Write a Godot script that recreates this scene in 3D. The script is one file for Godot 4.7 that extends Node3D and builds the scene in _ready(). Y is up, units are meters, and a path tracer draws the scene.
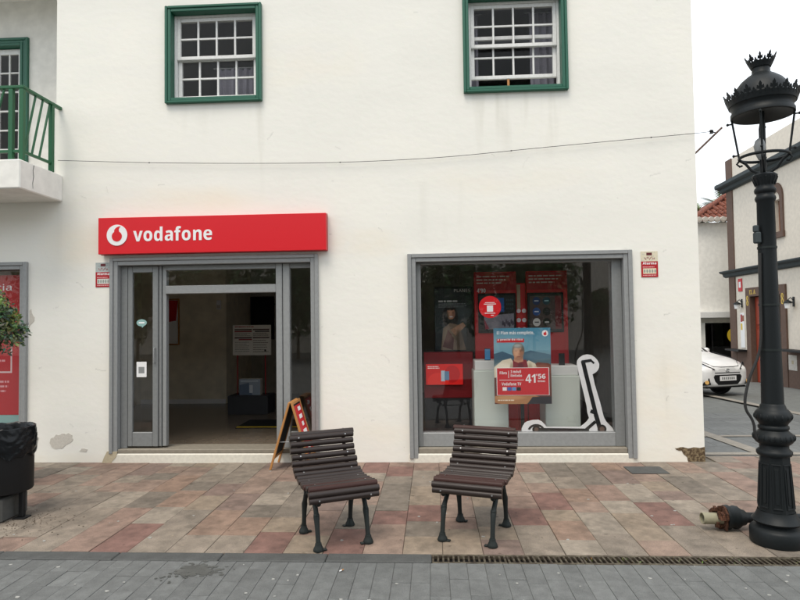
extends Node3D

# ---------- mesh builder ----------
class MB:
	var v := PackedVector3Array()
	var n := PackedVector3Array()
	var uv := PackedVector2Array()
	var c := PackedColorArray()
	var xf := Transform3D.IDENTITY
	var col := Color.WHITE
	func tri(a: Vector3, b: Vector3, d: Vector3, na: Vector3, nb: Vector3, nd: Vector3, ua := Vector2.ZERO, ub := Vector2.ZERO, ud := Vector2.ZERO):
		var nn := na + nb + nd
		if (b - a).cross(d - a).dot(nn) > 0.0:
			var t := b; b = d; d = t
			t = nb; nb = nd; nd = t
			var u := ub; ub = ud; ud = u
		v.append(xf * a); v.append(xf * b); v.append(xf * d)
		n.append((xf.basis * na).normalized()); n.append((xf.basis * nb).normalized()); n.append((xf.basis * nd).normalized())
		uv.append(ua); uv.append(ub); uv.append(ud)
		c.append(col); c.append(col); c.append(col)
	func quad(a: Vector3, b: Vector3, d: Vector3, e: Vector3, hint: Vector3, u := []):
		var q := (b - a).cross(e - a)
		if q.length() < 1e-12: q = (d - a).cross(e - a)
		q = q.normalized()
		if q.dot(hint) < 0.0: q = -q
		if u.is_empty(): u = [Vector2(0, 1), Vector2(1, 1), Vector2(1, 0), Vector2(0, 0)]
		tri(a, b, d, q, q, q, u[0], u[1], u[2]); tri(a, d, e, q, q, q, u[0], u[2], u[3])
	func box(ctr: Vector3, s: Vector3, b := 0.0):
		var h := s / 2.0
		b = minf(b, 0.45 * minf(h.x, minf(h.y, h.z)))
		var p = func(sg: Array, ax: int) -> Vector3:
			var r := Vector3.ZERO
			for k in 3: r[k] = sg[k] * (h[k] if k == ax else h[k] - b)
			return ctr + r
		for ax in 3:
			var i := (ax + 1) % 3
			var j := (ax + 2) % 3
			for s0 in [-1, 1]:
				var pts := []
				for q in [[-1, -1], [1, -1], [1, 1], [-1, 1]]:
					var sg := [0, 0, 0]
					sg[ax] = s0; sg[i] = q[0]; sg[j] = q[1]
					pts.append(p.call(sg, ax))
				var hint := Vector3.ZERO
				hint[ax] = s0
				quad(pts[0], pts[1], pts[2], pts[3], hint)
				if b > 0.0:
					for s1 in [-1, 1]:
						var sa := [0, 0, 0]; var sb := [0, 0, 0]
						sa[ax] = s0; sa[i] = s1; sa[j] = -1
						sb[ax] = s0; sb[i] = s1; sb[j] = 1
						var hh := Vector3.ZERO
						hh[ax] = s0; hh[i] = s1
						quad(p.call(sa, ax), p.call(sb, ax), p.call(sb, i), p.call(sa, i), hh)
		if b > 0.0:
			for x in [-1, 1]:
				for y in [-1, 1]:
					for z in [-1, 1]:
						var q := Vector3(x, y, z).normalized()
						tri(p.call([x, y, z], 0), p.call([x, y, z], 1), p.call([x, y, z], 2), q, q, q)
	func span(x0, x1, y0, y1, z0, z1, b := 0.0):
		box(Vector3(x0 + x1, y0 + y1, z0 + z1) / 2.0, Vector3(absf(x1 - x0), absf(y1 - y0), absf(z1 - z0)), b)
	func bar(a: Vector3, b: Vector3, w: float, h: float, bev := 0.0, up := Vector3.UP):
		var d := (b - a)
		var l := d.length()
		d /= l
		if absf(d.dot(up)) > 0.98: up = Vector3.BACK
		var sx := up.cross(d).normalized()
		var uy := d.cross(sx)
		var old := xf
		xf = xf * Transform3D(Basis(sx, uy, d), (a + b) / 2.0)
		box(Vector3.ZERO, Vector3(w, h, l), bev)
		xf = old
	func tube(pts: Array, r, sides := 10, caps := true):
		var rings := []
		var m := pts.size()
		var ref := Vector3.UP
		var t0: Vector3 = (pts[1] - pts[0]).normalized()
		if absf(t0.dot(ref)) > 0.9: ref = Vector3.RIGHT
		var u := t0.cross(ref).normalized()
		for i in m:
			var a: Vector3 = pts[maxi(i - 1, 0)]
			var b: Vector3 = pts[mini(i + 1, m - 1)]
			var t := (b - a).normalized()
			u = (u - t * u.dot(t)).normalized()
			var w := t.cross(u)
			var rr: float = r[i] if r is Array else r
			var ring := []
			for k in sides:
				var an := TAU * k / sides
				var dd := u * cos(an) + w * sin(an)
				ring.append([pts[i] + dd * rr, dd])
			rings.append(ring)
		for i in m - 1:
			for k in sides:
				var a = rings[i][k]; var b = rings[i][(k + 1) % sides]; var d = rings[i + 1][(k + 1) % sides]; var e = rings[i + 1][k]
				tri(a[0], b[0], d[0], a[1], b[1], d[1]); tri(a[0], d[0], e[0], a[1], d[1], e[1])
		if caps:
			for e in [0, m - 1]:
				var q: Vector3 = (pts[0] - pts[1]).normalized() if e == 0 else (pts[m - 1] - pts[m - 2]).normalized()
				for k in sides: tri(pts[e], rings[e][k][0], rings[e][(k + 1) % sides][0], q, q, q)
	func lathe(prof: Array, sides := 24, ctr := Vector3.ZERO, flat := false):
		var m := prof.size()
		var sn := []
		for i in m - 1:
			var d: Vector2 = prof[i + 1] - prof[i]
			sn.append(Vector2(d.y, -d.x).normalized())
		for i in m - 1:
			var n0: Vector2 = sn[i]
			var n1: Vector2 = sn[i]
			if i > 0 and sn[i - 1].dot(sn[i]) > 0.6: n0 = (sn[i - 1] + sn[i]).normalized()
			if i < m - 2 and sn[i + 1].dot(sn[i]) > 0.6: n1 = (sn[i + 1] + sn[i]).normalized()
			for k in sides:
				var a0 := TAU * k / sides
				var a1 := TAU * (k + 1) / sides
				var f0 := a0; var f1 := a1
				if flat:
					f0 = (a0 + a1) / 2.0; f1 = f0
				var P = func(i2: int, an: float) -> Vector3: return ctr + Vector3(prof[i2].x * cos(an), prof[i2].y, prof[i2].x * sin(an))
				var N = func(nn: Vector2, an: float) -> Vector3: return Vector3(nn.x * cos(an), nn.y, nn.x * sin(an))
				if prof[i].x > 1e-5: tri(P.call(i, a0), P.call(i, a1), P.call(i + 1, a1), N.call(n0, f0), N.call(n0, f1), N.call(n1, f1))
				if prof[i + 1].x > 1e-5: tri(P.call(i, a0), P.call(i + 1, a1), P.call(i + 1, a0), N.call(n0, f0), N.call(n1, f1), N.call(n1, f0))
	func prism(poly: Array, z0: float, z1: float, smooth := false):
		var pp := PackedVector2Array(poly)
		var idx := Geometry2D.triangulate_polygon(pp)
		for k in range(0, idx.size(), 3):
			for e in [[z0, Vector3.FORWARD], [z1, Vector3.BACK]]:
				var q: Vector3 = e[1]
				if z0 > z1: q = -q
				var T = func(i: int) -> Vector3: return Vector3(pp[i].x, pp[i].y, e[0])
				tri(T.call(idx[k]), T.call(idx[k + 1]), T.call(idx[k + 2]), q, q, q)
		var cw := Geometry2D.is_polygon_clockwise(pp)
		var m := pp.size()
		var ns := []
		for i in m:
			var d := (pp[(i + 1) % m] - pp[i]).normalized()
			var q := Vector2(d.y, -d.x)
			ns.append(-q if cw else q)
		for i in m:
			var j := (i + 1) % m
			var na: Vector2 = ns[i]; var nb: Vector2 = ns[i]
			if smooth:
				na = (ns[i] + ns[(i + m - 1) % m]).normalized(); nb = (ns[i] + ns[j]).normalized()
			var A := Vector3(pp[i].x, pp[i].y, z0); var B := Vector3(pp[j].x, pp[j].y, z0); var Cc := Vector3(pp[j].x, pp[j].y, z1); var D := Vector3(pp[i].x, pp[i].y, z1)
			var n3 := Vector3(na.x, na.y, 0); var m3 := Vector3(nb.x, nb.y, 0)
			tri(A, B, Cc, n3, m3, m3); tri(A, Cc, D, n3, m3, n3)
	func sphere(ctr: Vector3, r: Vector3, sides := 14, rows := 8):
		var P = func(i: int, k: int) -> Vector3:
			var th := PI * i / rows
			var ph := TAU * k / sides
			return Vector3(sin(th) * cos(ph), cos(th), sin(th) * sin(ph))
		for i in rows:
			for k in sides:
				var a = P.call(i, k); var b = P.call(i, k + 1); var d = P.call(i + 1, k + 1); var e = P.call(i + 1, k)
				if i > 0: tri(ctr + a * r, ctr + b * r, ctr + d * r, a / r, b / r, d / r)
				if i < rows - 1: tri(ctr + a * r, ctr + d * r, ctr + e * r, a / r, d / r, e / r)
	func wall(x0, x1, y0, y1, z0, z1, holes: Array):
		# slab facing +z at z1, back at z0, rectangular holes [x0,x1,y0,y1] with reveals
		var xs := [x0, x1]; var ys := [y0, y1]
		for h in holes:
			for k in 2:
				xs.append(clampf(h[k], x0, x1)); ys.append(clampf(h[2 + k], y0, y1))
		xs.sort(); ys.sort()
		for i in xs.size() - 1:
			for j in ys.size() - 1:
				if xs[i + 1] - xs[i] < 1e-5 or ys[j + 1] - ys[j] < 1e-5: continue
				var mx: float = (xs[i] + xs[i + 1]) / 2.0; var my: float = (ys[j] + ys[j + 1]) / 2.0
				var inside := false
				for h in holes:
					if mx > h[0] and mx < h[1] and my > h[2] and my < h[3]: inside = true
				if inside: continue
				for e in [[z1, Vector3.BACK], [z0, Vector3.FORWARD]]:
					var p := [Vector3(xs[i], ys[j], e[0]), Vector3(xs[i + 1], ys[j], e[0]), Vector3(xs[i + 1], ys[j + 1], e[0]), Vector3(xs[i], ys[j + 1], e[0])]
					var u := []
					for q in p: u.append(Vector2((q.x - x0) / (x1 - x0), 1.0 - (q.y - y0) / (y1 - y0)))
					quad(p[0], p[1], p[2], p[3], e[1], u)
		var rims := holes.duplicate()
		for r in rims + [[x0, x1, y0, y1]]:
			var out: float = -1.0 if r == [x0, x1, y0, y1] else 1.0
			for s in [[r[0], r[2], r[0], r[3], Vector3.RIGHT], [r[1], r[2], r[1], r[3], Vector3.LEFT], [r[0], r[2], r[1], r[2], Vector3.UP], [r[0], r[3], r[1], r[3], Vector3.DOWN]]:
				var a := Vector3(s[0], s[1], z0); var b := Vector3(s[2], s[3], z0); var d := Vector3(s[2], s[3], z1); var e := Vector3(s[0], s[1], z1)
				var u := []
				for q in [a, b, d, e]: u.append(Vector2((q.x + q.z - x0) / (x1 - x0), 1.0 - (q.y + q.z - y0) / (y1 - y0)))
				quad(a, b, d, e, s[4] * out, u)
	func mesh() -> ArrayMesh:
		var a := []
		a.resize(Mesh.ARRAY_MAX)
		a[Mesh.ARRAY_VERTEX] = v; a[Mesh.ARRAY_NORMAL] = n; a[Mesh.ARRAY_TEX_UV] = uv; a[Mesh.ARRAY_COLOR] = c
		var m := ArrayMesh.new()
		m.add_surface_from_arrays(Mesh.PRIMITIVE_TRIANGLES, a)
		return m

# ---------- naming helpers ----------
var used := {}
func numbered(s: String) -> String:
	used[s] = used.get(s, 0) + 1
	return s if used[s] == 1 else "%s_%03d" % [s, used[s] - 1]
func meta(o, label = "", category = "", group = "", kind = ""):
	if label: o.set_meta("label", label)
	if category: o.set_meta("category", category)
	if group: o.set_meta("group", group)
	if kind: o.set_meta("kind", kind)
	return o
func thing(called, label, category, at = Vector3.ZERO, turn = 0.0, group = ""):
	var o := Node3D.new()
	o.name = numbered(called)
	add_child(o)
	o.position = at
	o.rotation.y = turn
	return meta(o, label, category, group)
func part(parent, called, mb, mt) -> MeshInstance3D:
	var o := MeshInstance3D.new()
	o.mesh = mb.mesh() if mb is MB else mb
	o.material_override = mt
	o.name = called if parent != self else numbered(called)
	parent.add_child(o, true)
	return o
func node(parent, called, at = Vector3.ZERO) -> Node3D:
	var o := Node3D.new()
	o.name = called
	parent.add_child(o, true)
	o.position = at
	return o
func spanpart(parent, called, mt, x0, x1, y0, y1, z0, z1, b = 0.0):
	var g := MB.new()
	g.span(x0, x1, y0, y1, z0, z1, b)
	return part(parent, called, g, mt)
func structure(called, mb, mt):
	return meta(part(self, called, mb, mt), "", "", "", "structure")

# ---------- materials ----------
var M := {}
var T := {}
func lin(r, g, b) -> Color:
	return Color(r, g, b).linear_to_srgb()
func mat(key, color, rough = 0.7, metal = 0.0) -> StandardMaterial3D:
	var m := StandardMaterial3D.new()
	m.resource_name = key
	m.albedo_color = lin(color[0], color[1], color[2])
	m.roughness = rough
	m.metallic = metal
	M[key] = m
	return m
func grain(m, tex, scale, bump = 0.0, offset = Vector3.ZERO, world = true):
	m.albedo_texture = tex
	m.uv1_triplanar = true
	m.uv1_world_triplanar = world
	m.uv1_scale = Vector3.ONE * scale
	m.uv1_offset = offset
	if bump > 0.0:
		m.heightmap_enabled = true
		m.heightmap_texture = tex if tex == T.stone else T.bump
		m.heightmap_scale = bump if tex == T.stone else bump * 0.3
	return m
func noisetex(sd, freq, oct, lo, hi, size = 512, typ = FastNoiseLite.TYPE_SIMPLEX_SMOOTH, tint = Color.WHITE):
	var f := FastNoiseLite.new()
	f.seed = sd
	f.noise_type = typ
	f.frequency = freq
	f.fractal_octaves = oct
	var t := NoiseTexture2D.new()
	t.noise = f
	t.width = size; t.height = size
	t.seamless = true
	var g := Gradient.new()
	g.offsets = PackedFloat32Array([0.0, 1.0])
	g.colors = PackedColorArray([Color(lo, lo, lo) * tint, Color(hi, hi, hi)])
	t.color_ramp = g
	return t
func speckle(sd, size, base, spread, spots):
	# stone grain: fine salt and pepper over a soft cloud
	var r := RandomNumberGenerator.new()
	r.seed = sd
	var f := FastNoiseLite.new()
	f.seed = sd; f.frequency = 0.012; f.fractal_octaves = 4
	var cl := f.get_seamless_image(size, size)
	var im := Image.create(size, size, false, Image.FORMAT_RGB8)
	for y in size:
		for x in size:
			var q: float = base + (cl.get_pixel(x, y).r - 0.5) * 0.16 + r.randf_range(-spread, spread)
			var k := r.randf()
			if k < spots: q *= 0.62
			elif k > 1.0 - spots: q *= 1.22
			im.set_pixel(x, y, Color(q, q * 0.995, q * 0.98))
	return ImageTexture.create_from_image(im)

# ---------- painting flat print ----------
func p_ell(im: Image, cx, cy, rx, ry, col):
	for y in range(maxi(0, int(cy - ry)), mini(im.get_height(), int(cy + ry) + 1)):
		var k: float = 1.0 - pow(float(y - cy) / ry, 2.0)
		if k > 0.0:
			var w: float = rx * sqrt(k)
			im.fill_rect(Rect2i(int(cx - w), y, maxi(1, int(2.0 * w)), 1), col)
func p_soft(im: Image, cx, cy, rx, ry, col, k):
	# soft-edged tone, for photographic print
	for y in range(maxi(0, int(cy - ry)), mini(im.get_height(), int(cy + ry) + 1)):
		for x in range(maxi(0, int(cx - rx)), mini(im.get_width(), int(cx + rx) + 1)):
			var q: float = 1.0 - pow(float(x - cx) / rx, 2.0) - pow(float(y - cy) / ry, 2.0)
			if q > 0.0: im.set_pixel(x, y, im.get_pixel(x, y).lerp(col, minf(1.0, q * 1.4) * k))
func p_poly(im: Image, pts: Array, col):
	var lo := 1e9; var hi := -1e9
	for p in pts:
		lo = minf(lo, p.y); hi = maxf(hi, p.y)
	for y in range(maxi(0, int(lo)), mini(im.get_height(), int(hi) + 1)):
		var xs := []
		for i in pts.size():
			var a: Vector2 = pts[i]; var b: Vector2 = pts[(i + 1) % pts.size()]
			if (a.y <= y + 0.5) != (b.y <= y + 0.5): xs.append(a.x + (y + 0.5 - a.y) / (b.y - a.y) * (b.x - a.x))
		xs.sort()
		for k in range(0, xs.size() - 1, 2): im.fill_rect(Rect2i(int(xs[k]), y, maxi(1, int(xs[k + 1] - xs[k])), 1), col)
func p_lines(im: Image, x, y, w, rows, h, gap, col, sd):
	# unreadable small print: broken dashes
	var r := RandomNumberGenerator.new()
	r.seed = sd
	for k in rows:
		var q: float = x
		var end: float = x + w * r.randf_range(0.7, 1.0)
		while q < end:
			var l := r.randf_range(h * 0.8, h * 3.0)
			im.fill_rect(Rect2i(int(q), int(y + k * (h + gap)), int(minf(l, end - q)) + 1, int(h)), col)
			q += l + h * 0.5
func C(h) -> Color: return Color.html(h)
func print_mat(key, im: Image, rough = 0.5):
	var m := mat(key, [1, 1, 1], rough)
	m.albedo_texture = ImageTexture.create_from_image(im)
	return m
func sheet(parent, called, mt, w, h, d = 0.006, at = Vector3.ZERO):
	# a flat printed panel: front face carries the print (0..1 uv)
	var g := MB.new()
	var x: float = w / 2.0; var y: float = h / 2.0
	g.quad(Vector3(-x, -y, d / 2), Vector3(x, -y, d / 2), Vector3(x, y, d / 2), Vector3(-x, y, d / 2), Vector3.BACK)
	var e := [Vector2(0.01, 0.01), Vector2(0.012, 0.01), Vector2(0.012, 0.012), Vector2(0.01, 0.012)]
	g.quad(Vector3(-x, -y, -d / 2), Vector3(x, -y, -d / 2), Vector3(x, y, -d / 2), Vector3(-x, y, -d / 2), Vector3.FORWARD, e)
	for s in [-1.0, 1.0]:
		g.quad(Vector3(s * x, -y, -d / 2), Vector3(s * x, y, -d / 2), Vector3(s * x, y, d / 2), Vector3(s * x, -y, d / 2), Vector3(s, 0, 0), e)
		g.quad(Vector3(-x, s * y, -d / 2), Vector3(x, s * y, -d / 2), Vector3(x, s * y, d / 2), Vector3(-x, s * y, d / 2), Vector3(0, s, 0), e)
	var o = part(parent, called, g, mt)
	o.position = at
	return o
var fonts := {}
func text(parent, s, x, y, z, w, h, mt, bold = true, depth = 0.002, turn = 0.0, called = "lettering", face = "Droid Sans"):
	# lettering whose ink box has its lower left corner at x, y
	var key = face + str(bold)
	if not fonts.has(key):
		var f := SystemFont.new()
		f.font_names = PackedStringArray([face])
		f.font_weight = 700 if bold else 400
		fonts[key] = f
	var t := TextMesh.new()
	t.font = fonts[key]
	t.text = s
	t.font_size = 48
	t.pixel_size = 0.01
	t.depth = 0.05
	t.curve_step = 2.0
	t.horizontal_alignment = HORIZONTAL_ALIGNMENT_LEFT
	var bb := t.get_aabb()
	var sx: float = w / bb.size.x
	var sy: float = h / bb.size.y if h > 0.0 else sx
	var o := MeshInstance3D.new()
	o.mesh = t
	o.material_override = mt
	o.name = called
	parent.add_child(o, true)
	var bs := Basis(Vector3.UP, turn) * Basis.from_scale(Vector3(sx, sy, depth / 0.05))
	o.transform = Transform3D(bs, Vector3(x, y, z) - bs * Vector3(bb.position.x, bb.position.y, 0))
	return o

# ---------- scene ----------
func _ready():
	setup_light()
	setup_materials()
	build_ground()
	build_shop()
	build_balcony()
	build_pavement()
	build_street()
	build_bar_house()
	build_tiled_house()
	build_opposite()
	build_sign()
	build_lamp()
	build_chairs()
	build_bin_and_shrub()
	build_car()
	build_window_display()
	build_inside()
	build_small_things()

func setup_light():
	var cam := Camera3D.new()
	cam.name = "camera"
	cam.position = Vector3(0, 1.6, 6.86)
	cam.rotation = Vector3(0.035, 0.054, -0.0135)
	cam.fov = 53.13
	cam.near = 0.05
	cam.far = 400.0
	cam.current = true
	add_child(cam)
	var sun := DirectionalLight3D.new()
	sun.name = "overcast_sun"
	sun.light_energy = 0.45
	sun.light_angular_distance = 30.0
	sun.light_color = Color(1.0, 0.97, 0.93)
	sun.rotation_degrees = Vector3(-62, -22, 0)
	sun.shadow_enabled = true
	add_child(sun)
	var e := Environment.new()
	e.background_mode = Environment.BG_SKY
	var sm := ProceduralSkyMaterial.new()
	sm.sky_top_color = lin(0.80, 0.86, 0.93)
	sm.sky_horizon_color = lin(0.74, 0.77, 0.79)
	sm.sky_curve = 0.2
	sm.ground_bottom_color = lin(0.18, 0.17, 0.16)
	sm.ground_horizon_color = lin(0.4, 0.4, 0.4)
	var sk := Sky.new()
	sk.sky_material = sm
	e.sky = sk
	e.tonemap_mode = Environment.TONE_MAPPER_LINEAR
	e.tonemap_exposure = 1.84
	e.sdfgi_enabled = true
	e.ssao_enabled = true
	e.ssil_enabled = true
	var we := WorldEnvironment.new()
	we.name = "world_environment"
	we.environment = e
	add_child(we)

func wall_picture() -> Image:
	# lime-washed plaster: brush clouds, rain streaks under the windows, old ochre patches
	var w := 1148; var h := 730          # one pixel a centimetre; x -8.5..2.98, y -0.6..6.7
	var f := FastNoiseLite.new()
	f.seed = 5; f.frequency = 0.006; f.fractal_octaves = 5
	var a := f.get_image(w, h, false, false, false)
	f.seed = 9; f.frequency = 0.02; f.fractal_octaves = 5
	var b0 := f.get_image(w / 4, h, false, false, false)
	b0.resize(w, h, Image.INTERPOLATE_CUBIC)          # horizontal brush marks
	f.seed = 12; f.frequency = 0.035; f.fractal_octaves = 4
	var s := f.get_image(w, h / 10, false, false, false)
	s.resize(w, h, Image.INTERPOLATE_CUBIC)           # vertical runs
	var im := Image.create(w, h, false, Image.FORMAT_RGB8)
	# [x0, x1, y bottom, y top, strength]
	var runs := [[-2.15, -1.9, 3.0, 4.2, 0.7], [-3.1, -2.4, 3.7, 4.2, 0.35], [0.4, 1.65, 3.35, 4.22, 0.6], [2.45, 2.98, 0.1, 1.4, 0.6], [-4.45, -4.2, 2.2, 3.1, 0.5], [-0.2, 0.4, 2.4, 3.2, 0.25]]
	var ochre := [[-4.2, 2.55, 0.5, 0.35, 0.5], [-3.0, 3.05, 1.6, 0.2, 0.55], [-0.8, 2.5, 0.7, 0.2, 0.6], [-1.4, 4.6, 0.8, 0.5, 0.35], [0.9, 3.2, 1.2, 0.2, 0.3], [-4.3, 0.2, 0.6, 0.2, 0.3], [2.6, 0.7, 0.5, 0.7, 0.5], [-0.7, 0.25, 0.6, 0.25, 0.35]]
	for py in h:
		var y := 6.7 - (py + 0.5) * 0.01
		for px in w:
			var x := -8.5 + (px + 0.5) * 0.01
			var na := a.get_pixel(px, py).r - 0.5
			var nb := b0.get_pixel(px, py).r - 0.5
			var ns := s.get_pixel(px, py).r
			var k := 0.80 + na * 0.07 + nb * 0.05
			var oc := maxf(0.0, na * 0.9 + nb * 0.3) * 0.25
			var gr := 0.0
			for r in runs:
				if x > r[0] and x < r[1] and y > r[2] and y < r[3]:
					var ed: float = minf(minf(x - r[0], r[1] - x) / 0.08, 1.0) * minf((y - r[2]) / 0.5, 1.0) * (minf((r[3] - y) / 0.6, 1.0) if r[3] < 2.0 else 1.0)
					gr += r[4] * ed * clampf((ns - 0.5) * 4.0, 0.0, 1.0)
			for o in ochre:
				var q: float = 1.0 - pow((x - o[0]) / o[2], 2.0) - pow((y - o[1]) / o[3], 2.0)
				if q > 0.0: oc += o[4] * q * clampf(0.4 + na * 2.2 + nb * 1.5, 0.0, 1.0)
			if y < 0.22:
				var dr := clampf((0.2 - y) * 3.0 + na * 1.6 + nb - 0.25, 0.0, 1.0)
				oc += dr * 0.5; gr += dr * 0.35
			var col := Vector3(k * 1.01, k * 0.993, k * 0.915)
			col = col.lerp(Vector3(0.78, 0.68, 0.52), clampf(oc * 0.8, 0.0, 0.6))
			col = col.lerp(Vector3(0.55, 0.53, 0.45), clampf(gr * 0.55, 0.0, 0.5))
			im.set_pixel(px, py, lin(col.x, col.y, col.z))
	# scuffs, pits and short hairlines
	var r := RandomNumberGenerator.new()
	r.seed = 66
	for k in 150:
		var x := r.randi_range(380, w - 6); var y := int(h - 64 - absf(r.randfn()) * 190.0)
		if y < 4: continue
		var d := Vector2.from_angle(r.randf_range(-0.5, 0.5) if r.randf() < 0.7 else r.randf() * TAU)
		var q := Vector2(x, y)
		var dark := r.randf_range(0.03, 0.10)
		for j in (1 if r.randf() < 0.55 else r.randi_range(3, 16)):
			var c := im.get_pixel(clampi(int(q.x), 0, w - 1), clampi(int(q.y), 0, h - 1))
			im.set_pixel(clampi(int(q.x), 0, w - 1), clampi(int(q.y), 0, h - 1), c.darkened(dark))
			q += d
			d = d.rotated(r.randfn() * 0.15)
	return im

func dirt_picture() -> Image:
	# foot traffic and dried spills: patches with ragged edges, drips and specks; multiplies the stone
	var s := 768
	var f := FastNoiseLite.new()
	f.seed = 71; f.frequency = 0.010; f.fractal_octaves = 6
	var a := f.get_seamless_image(s, s)
	f.seed = 72; f.frequency = 0.03; f.fractal_octaves = 5
	var b := f.get_seamless_image(s, s)
	var im := Image.create(s, s, false, Image.FORMAT_RGB8)
	for y in s:
		for x in s:
			var p := a.get_pixel(x, y).r
			var q := b.get_pixel(x, y).r
			var k := 1.0 - 0.08 * smoothstep(0.50, 0.68, p * 0.75 + q * 0.25) - 0.05 * smoothstep(0.58, 0.70, q) + 0.04 * smoothstep(0.45, 0.30, q)
			im.set_pixel(x, y, Color(k * 0.93, k * 0.92, k * 0.905))
	var r := RandomNumberGenerator.new()
	r.seed = 5
	for k in 150:
		var c := r.randf_range(0.55, 0.8) if r.randf() < 0.7 else 1.0
		p_ell(im, r.randi_range(6, s - 6), r.randi_range(6, s - 6), r.randf_range(1.0, 3.2), r.randf_range(1.0, 2.6), Color(c, c * 0.98, c * 0.94))
	return im

func dirty(m):
	m.detail_enabled = true
	m.detail_albedo = T.dirt
	m.detail_blend_mode = BaseMaterial3D.BLEND_MODE_MUL
	m.detail_uv_layer = BaseMaterial3D.DETAIL_UV_2
	m.uv2_triplanar = true
	m.uv2_world_triplanar = true
	m.uv2_scale = Vector3.ONE * 0.23

func setup_materials():
	T.stone = speckle(3, 384, 0.84, 0.09, 0.05)
	T.bump = noisetex(51, 0.03, 5, 0.0, 1.0)
	T.cloud = noisetex(11, 0.012, 5, 0.89, 1.0)
	T.fine = noisetex(17, 0.03, 4, 0.93, 1.0)
	T.rust = noisetex(23, 0.03, 5, 0.35, 1.0, 256, FastNoiseLite.TYPE_SIMPLEX_SMOOTH, Color(1.0, 0.8, 0.7))
	T.dirt = ImageTexture.create_from_image(dirt_picture())
	var m := mat("plaster", [1, 1, 1], 0.9)
	m.albedo_texture = ImageTexture.create_from_image(wall_picture())
	m.heightmap_enabled = true
	m.heightmap_texture = noisetex(31, 0.04, 6, 0.0, 1.0, 2048)
	m.heightmap_scale = 0.12
	grain(mat("plaster_plain", [0.84, 0.825, 0.775], 0.9), T.fine, 0.35, 0.3)
	grain(mat("plaster_patch", [0.60, 0.565, 0.50], 0.95), T.fine, 2.0, 0.4)
	grain(mat("plinth", [0.74, 0.71, 0.62], 0.9), T.fine, 1.3, 0.3)
	grain(mat("bare_stone", [0.33, 0.26, 0.15], 0.95), T.rust, 3.0, 0.9)
	grain(mat("filler", [0.50, 0.43, 0.30], 0.95), T.fine, 2.5, 0.4)
	grain(mat("alu", [0.23, 0.24, 0.24], 0.45, 0.1), T.fine, 1.2)
	grain(mat("alu_light", [0.30, 0.31, 0.31], 0.4, 0.1), T.fine, 1.2)
	grain(mat("sill", [0.27, 0.24, 0.19], 0.7), T.cloud, 2.0, 0.2)
	grain(mat("green", [0.012, 0.11, 0.065], 0.4), T.fine, 2.0, 0.06)
	grain(mat("green_rail", [0.006, 0.105, 0.035], 0.4), T.fine, 2.0, 0.05)
	grain(mat("white_paint", [0.76, 0.76, 0.74], 0.5), T.fine, 1.5, 0.04)
	var g := mat("glass", [0.9, 0.95, 0.95], 0.0)
	g.transparency = BaseMaterial3D.TRANSPARENCY_ALPHA
	g.albedo_color = Color(0.03, 0.04, 0.04, 0.03)
	g = mat("old_glass", [0.9, 0.95, 0.95], 0.02)
	g.transparency = BaseMaterial3D.TRANSPARENCY_ALPHA
	g.albedo_color = Color(0.02, 0.03, 0.04, 0.1)
	g.metallic_specular = 0.27
	g = mat("smoked_glass", [0.9, 0.95, 0.95], 0.0)
	g.transparency = BaseMaterial3D.TRANSPARENCY_ALPHA
	g.albedo_color = Color(0.05, 0.06, 0.07, 0.35)
	mat("red_sign", [0.62, 0.006, 0.014], 0.35)
	mat("red", [0.55, 0.008, 0.015], 0.5)
	mat("red_dark", [0.32, 0.006, 0.012], 0.55)
	mat("white", [0.82, 0.82, 0.82], 0.5)
	mat("white_sign", [0.80, 0.80, 0.80], 0.4)
	mat("black", [0.012, 0.012, 0.013], 0.5)
	mat("black_gloss", [0.012, 0.012, 0.014], 0.12)
	grain(mat("iron", [0.012, 0.015, 0.0165], 0.48, 0.1), T.fine, 3.0, 0.12)
	grain(mat("iron_legs", [0.02, 0.025, 0.0245], 0.55, 0.1), T.fine, 5.0, 0.15)
	grain(mat("slat", [0.029, 0.02, 0.0175], 0.36), T.fine, 2.2, 0.08)
	grain(mat("slat_red", [0.045, 0.02, 0.017], 0.45), T.fine, 2.2, 0.08)
	mat("bolt", [0.35, 0.35, 0.35], 0.4, 0.8)
	grain(mat("rust", [0.16, 0.065, 0.03], 0.95), T.rust, 8.0, 0.6)
	grain(mat("pipe", [0.30, 0.28, 0.19], 0.7), T.cloud, 4.0)
	grain(mat("pine", [0.46, 0.21, 0.06], 0.6), T.fine, 3.0)
	mat("board_black", [0.015, 0.016, 0.017], 0.6)
	grain(mat("asphalt", [0.19, 0.20, 0.195], 0.85), T.stone, 0.9, 0.1)
	grain(mat("pave_bed", [0.19, 0.17, 0.14], 0.95), T.stone, 1.3, 0.2)
	var tones := {"g": [0.25, 0.229, 0.198], "h": [0.29, 0.263, 0.225], "p": [0.30, 0.205, 0.172], "q": [0.33, 0.245, 0.205], "r": [0.22, 0.10, 0.09], "m": [0.23, 0.165, 0.15], "o": [0.315, 0.215, 0.165], "y": [0.32, 0.27, 0.21], "s": [0.36, 0.335, 0.29], "d": [0.185, 0.172, 0.15]}
	var i := 0
	for k in tones:
		for j in 3: tones[k][j] = lerpf(tones[k][j], [0.27, 0.235, 0.205][j], 0.30) * [1.30, 1.25, 1.23][j]
		grain(mat("slab_" + k, tones[k], 0.78), T.stone, 1.1 + 0.13 * i, 0.10, Vector3(i * 0.37, i * 0.21, i * 0.53))
		dirty(M["slab_" + k])
		i += 1
	for k in 4:
		var q: float = [0.165, 0.183, 0.198, 0.215][k]
		grain(mat("sett_%d" % k, [q * 0.94, q * 0.99, q], 0.72), T.stone, 1.4 + 0.2 * k, 0.12, Vector3(k * 0.4, 0, k * 0.7))
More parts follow.
